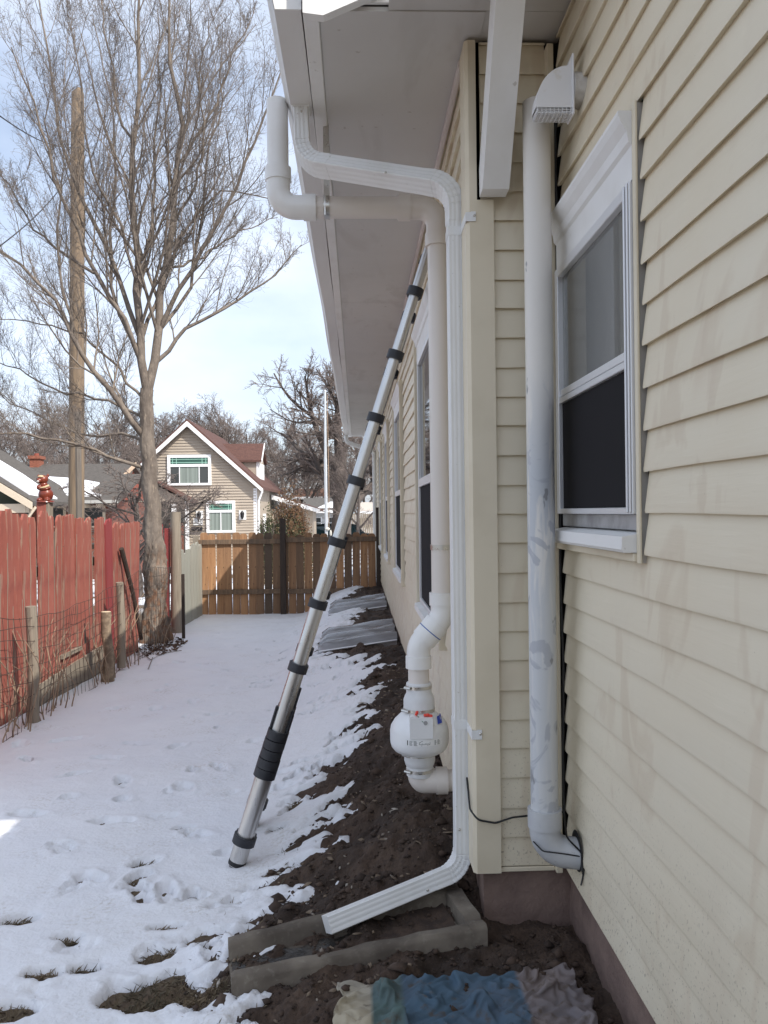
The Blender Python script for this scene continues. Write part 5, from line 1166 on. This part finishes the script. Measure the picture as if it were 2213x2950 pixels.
while x < ex1: part('rafter_tail', MB().box(x-.035, x+.035, Y0+.02, Y0+.55, ez-.24, ez-.125), ctrim, ch); x += .42
x = ux0
while x < ux1: part('rafter_tail', MB().box(x-.04, x+.04, Ym-.33, Ym-.002, uz-.30, uz-.175), ctrim, ch); x += .42
part('gutter', MB().box(xL, ex1+.05, Y0-.10, Y0-.004, ez-.10, ez-.0), Mat('grey_gutter', (.42, .41, .38), .5).m, ch)
snowm2 = Mat('roof_snow', (.86, .87, .90), .8).bump(8, .02, .3).m
lam = lambda x, f: (x, Y0+.15+(Ym+.3-Y0-.15)*f, ez+(mz+.1-ez)*((.15+(Ym+.3-Y0-.15)*f)/(Ym+.4-Y0))+.05)
sx0, sx1, sx2 = hp(45, 1024, Ym).x, hp(214, 1076, Y0+.2).x, hp(95, 1070, Y0+.5).x
pts = [(sx0, .97), (sx0+.9, .90), (sx0+2.0, .80), (sx0+3.0, .60), (sx1-.5, .25), (sx1, .10), (sx1-.6, .09), (sx1-1.5, .12), (sx2+.9, .14), (sx2+.4, .24), (sx2-.1, .42), (sx0+.55, .72), (sx0+.3, .90)]
top_ = [lam(*p) for p in pts]; n = len(top_); part('roof_snow', MB().add(top_+[(x, y, z-.06) for x, y, z in top_], [tuple(range(n))]+[(i, n+i, n+(i+1) % n, (i+1) % n) for i in range(n)]), snowm2, ch)
cz_ = hp(78, 985, Ym+2.2); cw = .17
chm = part('chimney', MB().box(cz_.x-cw, cz_.x+cw, Ym+2.0, Ym+2.5, rz_-.6, cz_.z-.12).box(cz_.x-cw-.05, cz_.x+cw+.05, Ym+1.95, Ym+2.55, cz_.z-.119, cz_.z), Mat('chimney_brick', (.34, .12, .075), .9).var(12, (.22, .08, .05), .4, .6, 1, 2, (1, 1, 3)).m, ch)
part('chimney_pot', MB().tube([(cz_.x, Ym+2.25, cz_.z), (cz_.x, Ym+2.25, cz_.z+.1)],   .09, 12), redw, chm, True)
for u in (40, 115, 200):
    c = hp(u, 1100, Y0+.6); wn = part('window', MB().box(c.x-.42, c.x+.42, Y0+.54, Y0+.598, c.z-.6, c.z+.12), ctrim, ch); part('pane', MB().box(c.x-.34, c.x+.34, Y0+.53, Y0+.539, c.z-.55, c.z+.05), greyg, wn)
c = hp(335*.75, 1068, Ym-.01); wn = part('window', MB().box(ux1-.75, ux1-.32, Ym-.05, Ym-.002, uz-1.0, uz-.45), ctrim, ch); part('pane', MB().box(ux1-.69, ux1-.38, Ym-.06, Ym-.051, uz-.95, uz-.50), greyg, wn)
# front porch gable at the left
Yg = 23.0; e0 = hp(68, 1086, Yg); gsl = .62; pkx = e0.x-3.4; pkz = e0.z+gsl*3.4
slab(pkx, pkz, e0.x+.15, e0.z-gsl*.15, Yg-.3, Y0+1.5, .14, groof, 'porch_roof', ch); slab(pkx-3.5, e0.z, pkx-.001, pkz, Yg-.3, Y0+1.5, .14, groof, 'porch_roof', ch)
part('porch_rake', MB().prism([(pkx, pkz+.1), (e0.x+.15, e0.z-gsl*.15+.1), (e0.x+.15, e0.z-gsl*.15-.1), (pkx, pkz-.14)], 'y', Yg-.38, Yg-.302), ctrim, ch)
part('porch_beam', MB().box(pkx-3, e0.x-.1, Yg-.2, Yg+.05, e0.z-.28, e0.z-.03), ctrim, ch)
part('porch_gable', MB().prism([(pkx-2.9, e0.z-.02), (e0.x-.25, e0.z-.02), (pkx, pkz-.16)], 'y', Yg+.06, Yg+.16), Mat('green_shingle_gable', (.05, .06, .04), .8).m, ch)
part('porch_pillar', MB().box(e0.x-.75, e0.x-.3, Yg-.15, Yg+.3, g2-.3, e0.z-.281), brick_m, ch)
part('porch_downspout', MB().tube(fillet([(e0.x+.2, Yg-.2, e0.z-.12), (e0.x+.0, Yg-.22, e0.z-.4), (e0.x+.0, Yg-.22, g2)], .1), .04, 8), ctrim, ch, True)
def on_slope(x, y): return (x, y, pkz-gsl*(x-pkx)+.19)
q = [on_slope(*p) for p in ((e0.x-.15, Yg+.2), (e0.x+.02, Yg+1.9), (e0.x-1.2, Yg+2.4), (pkx+.3, Yg+2.5), (pkx+.1, Yg+1.0), (e0.x-1.6, Yg+.5))]; n = 6
part('roof_snow', MB().add(q+[(x, y, z-.06) for x, y, z in q], [tuple(range(n)), ]+[(i, n+i, n+(i+1) % n, (i+1) % n) for i in range(n)]), snowm2, ch)

# ------------------------------------------------------------------ parked vehicle, shrubs, far houses
Yc = 50.0; gc = gnd(0, Yc); x0 = hp(664, 1140, Yc).x; top_z = hp(740, 1130, Yc).z; gc = top_z-1.78
suv = thing('parked_car', 'dark teal sport utility vehicle parked beyond the gate fence', 'car', (x0+2.4, Yc, gc))
carp = Mat('car_paint', (.008, .018, .022), .18, .3).m; cg = Mat('car_glass', (.02, .045, .05), .04).m
sil = [(0, .35), (0, .75), (.06, 1.02), (.16, 1.10), (.30, 1.56), (.55, 1.72), (1.2, 1.78), (2.6, 1.77), (3.05, 1.68), (3.6, 1.15), (4.5, 1.05), (4.75, .85), (4.8, .40), (4.75, .33)]
bd = MB(); n = len(sil); vs = []
for (dy, ins) in ((-.92, .0), (.92, .0)):
    for (x, z) in sil: vs.append((x0+x, Yc+dy*(1-.16*max(0, (z-1.05))/.75), gc+z))
bd.add(vs, [tuple(range(n)), tuple(range(n, 2*n))[::-1]]+[((i+1) % n, i, n+i, n+(i+1) % n) for i in range(n)]); part('body', bd, carp, suv, 30)
for (a, b) in ((.38, 1.18), (1.26, 2.15), (2.23, 3.25)):
    yy = lambda z: Yc-.92*(1-.16*(z-1.05)/.75)-.012
    b2 = b if b < 3 else 2.85
    part('side_window', MB().add([(x0+a+.0, yy(1.14), gc+1.14), (x0+b, yy(1.14), gc+1.14), (x0+b2, yy(1.60), gc+1.60), (x0+a+(.1 if a < .5 else 0), yy(1.60), gc+1.60)], [(0, 1, 2, 3)]), cg, suv)
part('roof_rack', MB().box(x0+.6, x0+2.7, Yc-.72, Yc-.68, gc+1.80, gc+1.84).box(x0+.6, x0+2.7, Yc+.68, Yc+.72, gc+1.80, gc+1.84).box(x0+.7, x0+.76, Yc-.7, Yc+.7, gc+1.775, gc+1.81).box(x0+2.5, x0+2.56, Yc-.7, Yc+.7, gc+1.77, gc+1.81), galv, suv)
for x in (.95, 3.9):
    wh = part('wheel', MB().tube([(x0+x, Yc-.95, gc+.35), (x0+x, Yc-.70, gc+.35)], .35, 20), black_rubber, suv); part('rim', MB().tube([(x0+x, Yc-.96, gc+.35), (x0+x, Yc-.949, gc+.35)], .2, 16), galv, wh)
def shrub(name, lab, u0, u1, vt, Y, mats, seed, N=15000):
    g = np.random.default_rng(seed); a, b = hp(u0, 1140, Y), hp(u1, 1140, Y); cx_, hw = (a.x+b.x)/2, (b.x-a.x)/2; gz_ = gnd(cx_, Y); top = hp((u0+u1)/2, vt, Y).z; H = top-gz_
    t = thing(name, lab, 'shrub', (cx_, Y, gz_))
    st = MB()
    for k in range(26):
        an_ = g.uniform(0, 6.28); rr_ = g.uniform(.2, .8); st.tube([(cx_, Y, gz_-.05), (cx_+hw*.4*rr_*math.cos(an_), Y+hw*.4*rr_*math.sin(an_), gz_+H*.45), (cx_+hw*rr_*math.cos(an_), Y+hw*.7*rr_*math.sin(an_), gz_+H*g.uniform(.6, .95))], [.03, .018, .006], 5)
    part('stems', st, far_bark, t)
    cl_ = g.normal(size=(60, 3)); cl_ = nrm(cl_)*g.uniform(.45, .95, (60, 1)); cl_[:, 2] = np.abs(cl_[:, 2])*1.0-.05
    idx = g.integers(0, 60, N); p = cl_[idx]+g.normal(size=(N, 3))*.13; zz = p[:, 2]
    c = np.stack([cx_+p[:, 0]*hw, Y+p[:, 1]*hw*.75, gz_+np.clip(p[:, 2], 0, 1.15)*H], 1)
    d1 = nrm(g.normal(size=(N, 3))+np.array([0, 0, .8]))*g.uniform(.04, .09, (N, 1)); d2 = nrm(np.cross(d1, g.normal(size=(N, 3))))*g.uniform(.006, .02, (N, 1))
    V = np.stack([c-d2, c+d1*.5-d2*1.2, c+d1, c+d2], 1); sel = zz+g.normal(size=N)*.16+.18*p[:, 0]
    for nm, mask, mat in (('brown_foliage', sel > .62, mats[0]), ('green_foliage', (sel <= .62) & (sel > .28), mats[1]), ('tan_foliage', sel <= .28, mats[2])):
        k = int(mask.sum()); stuff(link(nm, fastmesh(nm, V[mask].reshape(-1, 3), np.arange(k)[:, None]*4+np.arange(4)[None], mat), t))
mb_, mg_, mt_ = Mat('brown_needles', (.15, .082, .042), .9).m, Mat('green_needles', (.065, .075, .032), .9).m, Mat('tan_needles', (.30, .22, .13), .9).m
shrub('juniper_shrub', 'round shrub browned on top and green below beyond the gate fence', 560, 672, 1064, 24, (mb_, mg_, mt_), 3)
shrub('juniper_shrub', 'lower brown green shrub between the round shrub and the flagpole', 622, 676, 1088, 25.5, (mb_, mg_, mt_), 4, 9000)
shrub('juniper_shrub', 'low dark green shrub against the tan house corner', 548, 600, 1108, 23, (mg_, mg_, mt_), 6, 8000)
def far_house(lab, u0, u1, ve, vr, Y, wallm, roofm, snow):
    a, b = hp(u0, ve, Y), hp(u1, ve, Y); g_ = gnd(a.x, Y); zr = hp(u0, vr, Y+3.5).z; t = thing('far_house', lab, 'house', ((a.x+b.x)/2, Y, g_))
    part('wall', MB().box(a.x+.3, b.x-.3, Y+.3, Y+7, g_-.3, a.z), wallm, t)
    part('roof', MB().prism([(Y-.2, a.z), (Y+3.5, zr), (Y+7.2, a.z), (Y+7.2, a.z-.15), (Y+3.5, zr-.15), (Y-.2, a.z-.15)], 'x', a.x, b.x), roofm, t)
    part('fascia', MB().box(a.x, b.x, Y-.28, Y-.203, a.z-.2, a.z+.02), wp, t)
    for k in range(2): x = a.x+(b.x-a.x)*(.3+.4*k); wn = part('window', MB().box(x-.5, x+.5, Y+.24, Y+.298, a.z-1.5, a.z-.5), wp, t); part('pane', MB().box(x-.42, x+.42, Y+.22, Y+.239, a.z-1.42, a.z-.58), greyg, wn)
    if snow:
        f0, f1 = .12, .62; pz = lambda f: (Y-.2+3.7*f, a.z+(zr-a.z)*f+.05); (ya, za), (yb, zb2) = pz(f0), pz(f1)
        part('roof_snow', MB().add([(a.x+1.2, ya, za), (b.x-.3, ya, za), (b.x-.9, yb, zb2), (a.x+2.2, yb, zb2)], [(0, 1, 2, 3)]), snowm2, t)
lg = Mat('pale_siding', (.55, .56, .56), .7).m
far_house('pale far house with snow on its grey roof beyond the shrub', 650, 752, 1103, 1076, 62, lg, shingle_m, True)
far_house('far house showing a rusty brown roof behind the snowy roof', 632, 745, 1074, 1056, 74, lg, Mat('rust_roof', (.24, .12, .075), .9).m, False)
far_house('small white far house beside the leaning tree', 776, 815, 1105, 1085, 70, Mat('white_wall', (.75, .73, .70), .8).m, Mat('pale_roof', (.55, .5, .45), .9).m, False)
gfn = thing('far_grey_fence', 'grey board fence far behind the parked vehicle', 'fence', (1, 57, gnd(1, 57)))
for k in range(36):
    x = hp(728, 1110, 57).x+.15*k; part('board', MB().box(x, x+.13, 57, 57.02, gnd(x, 57), hp(728, 1110, 57).z+random.uniform(-.03, .03)), bare_edge, gfn)
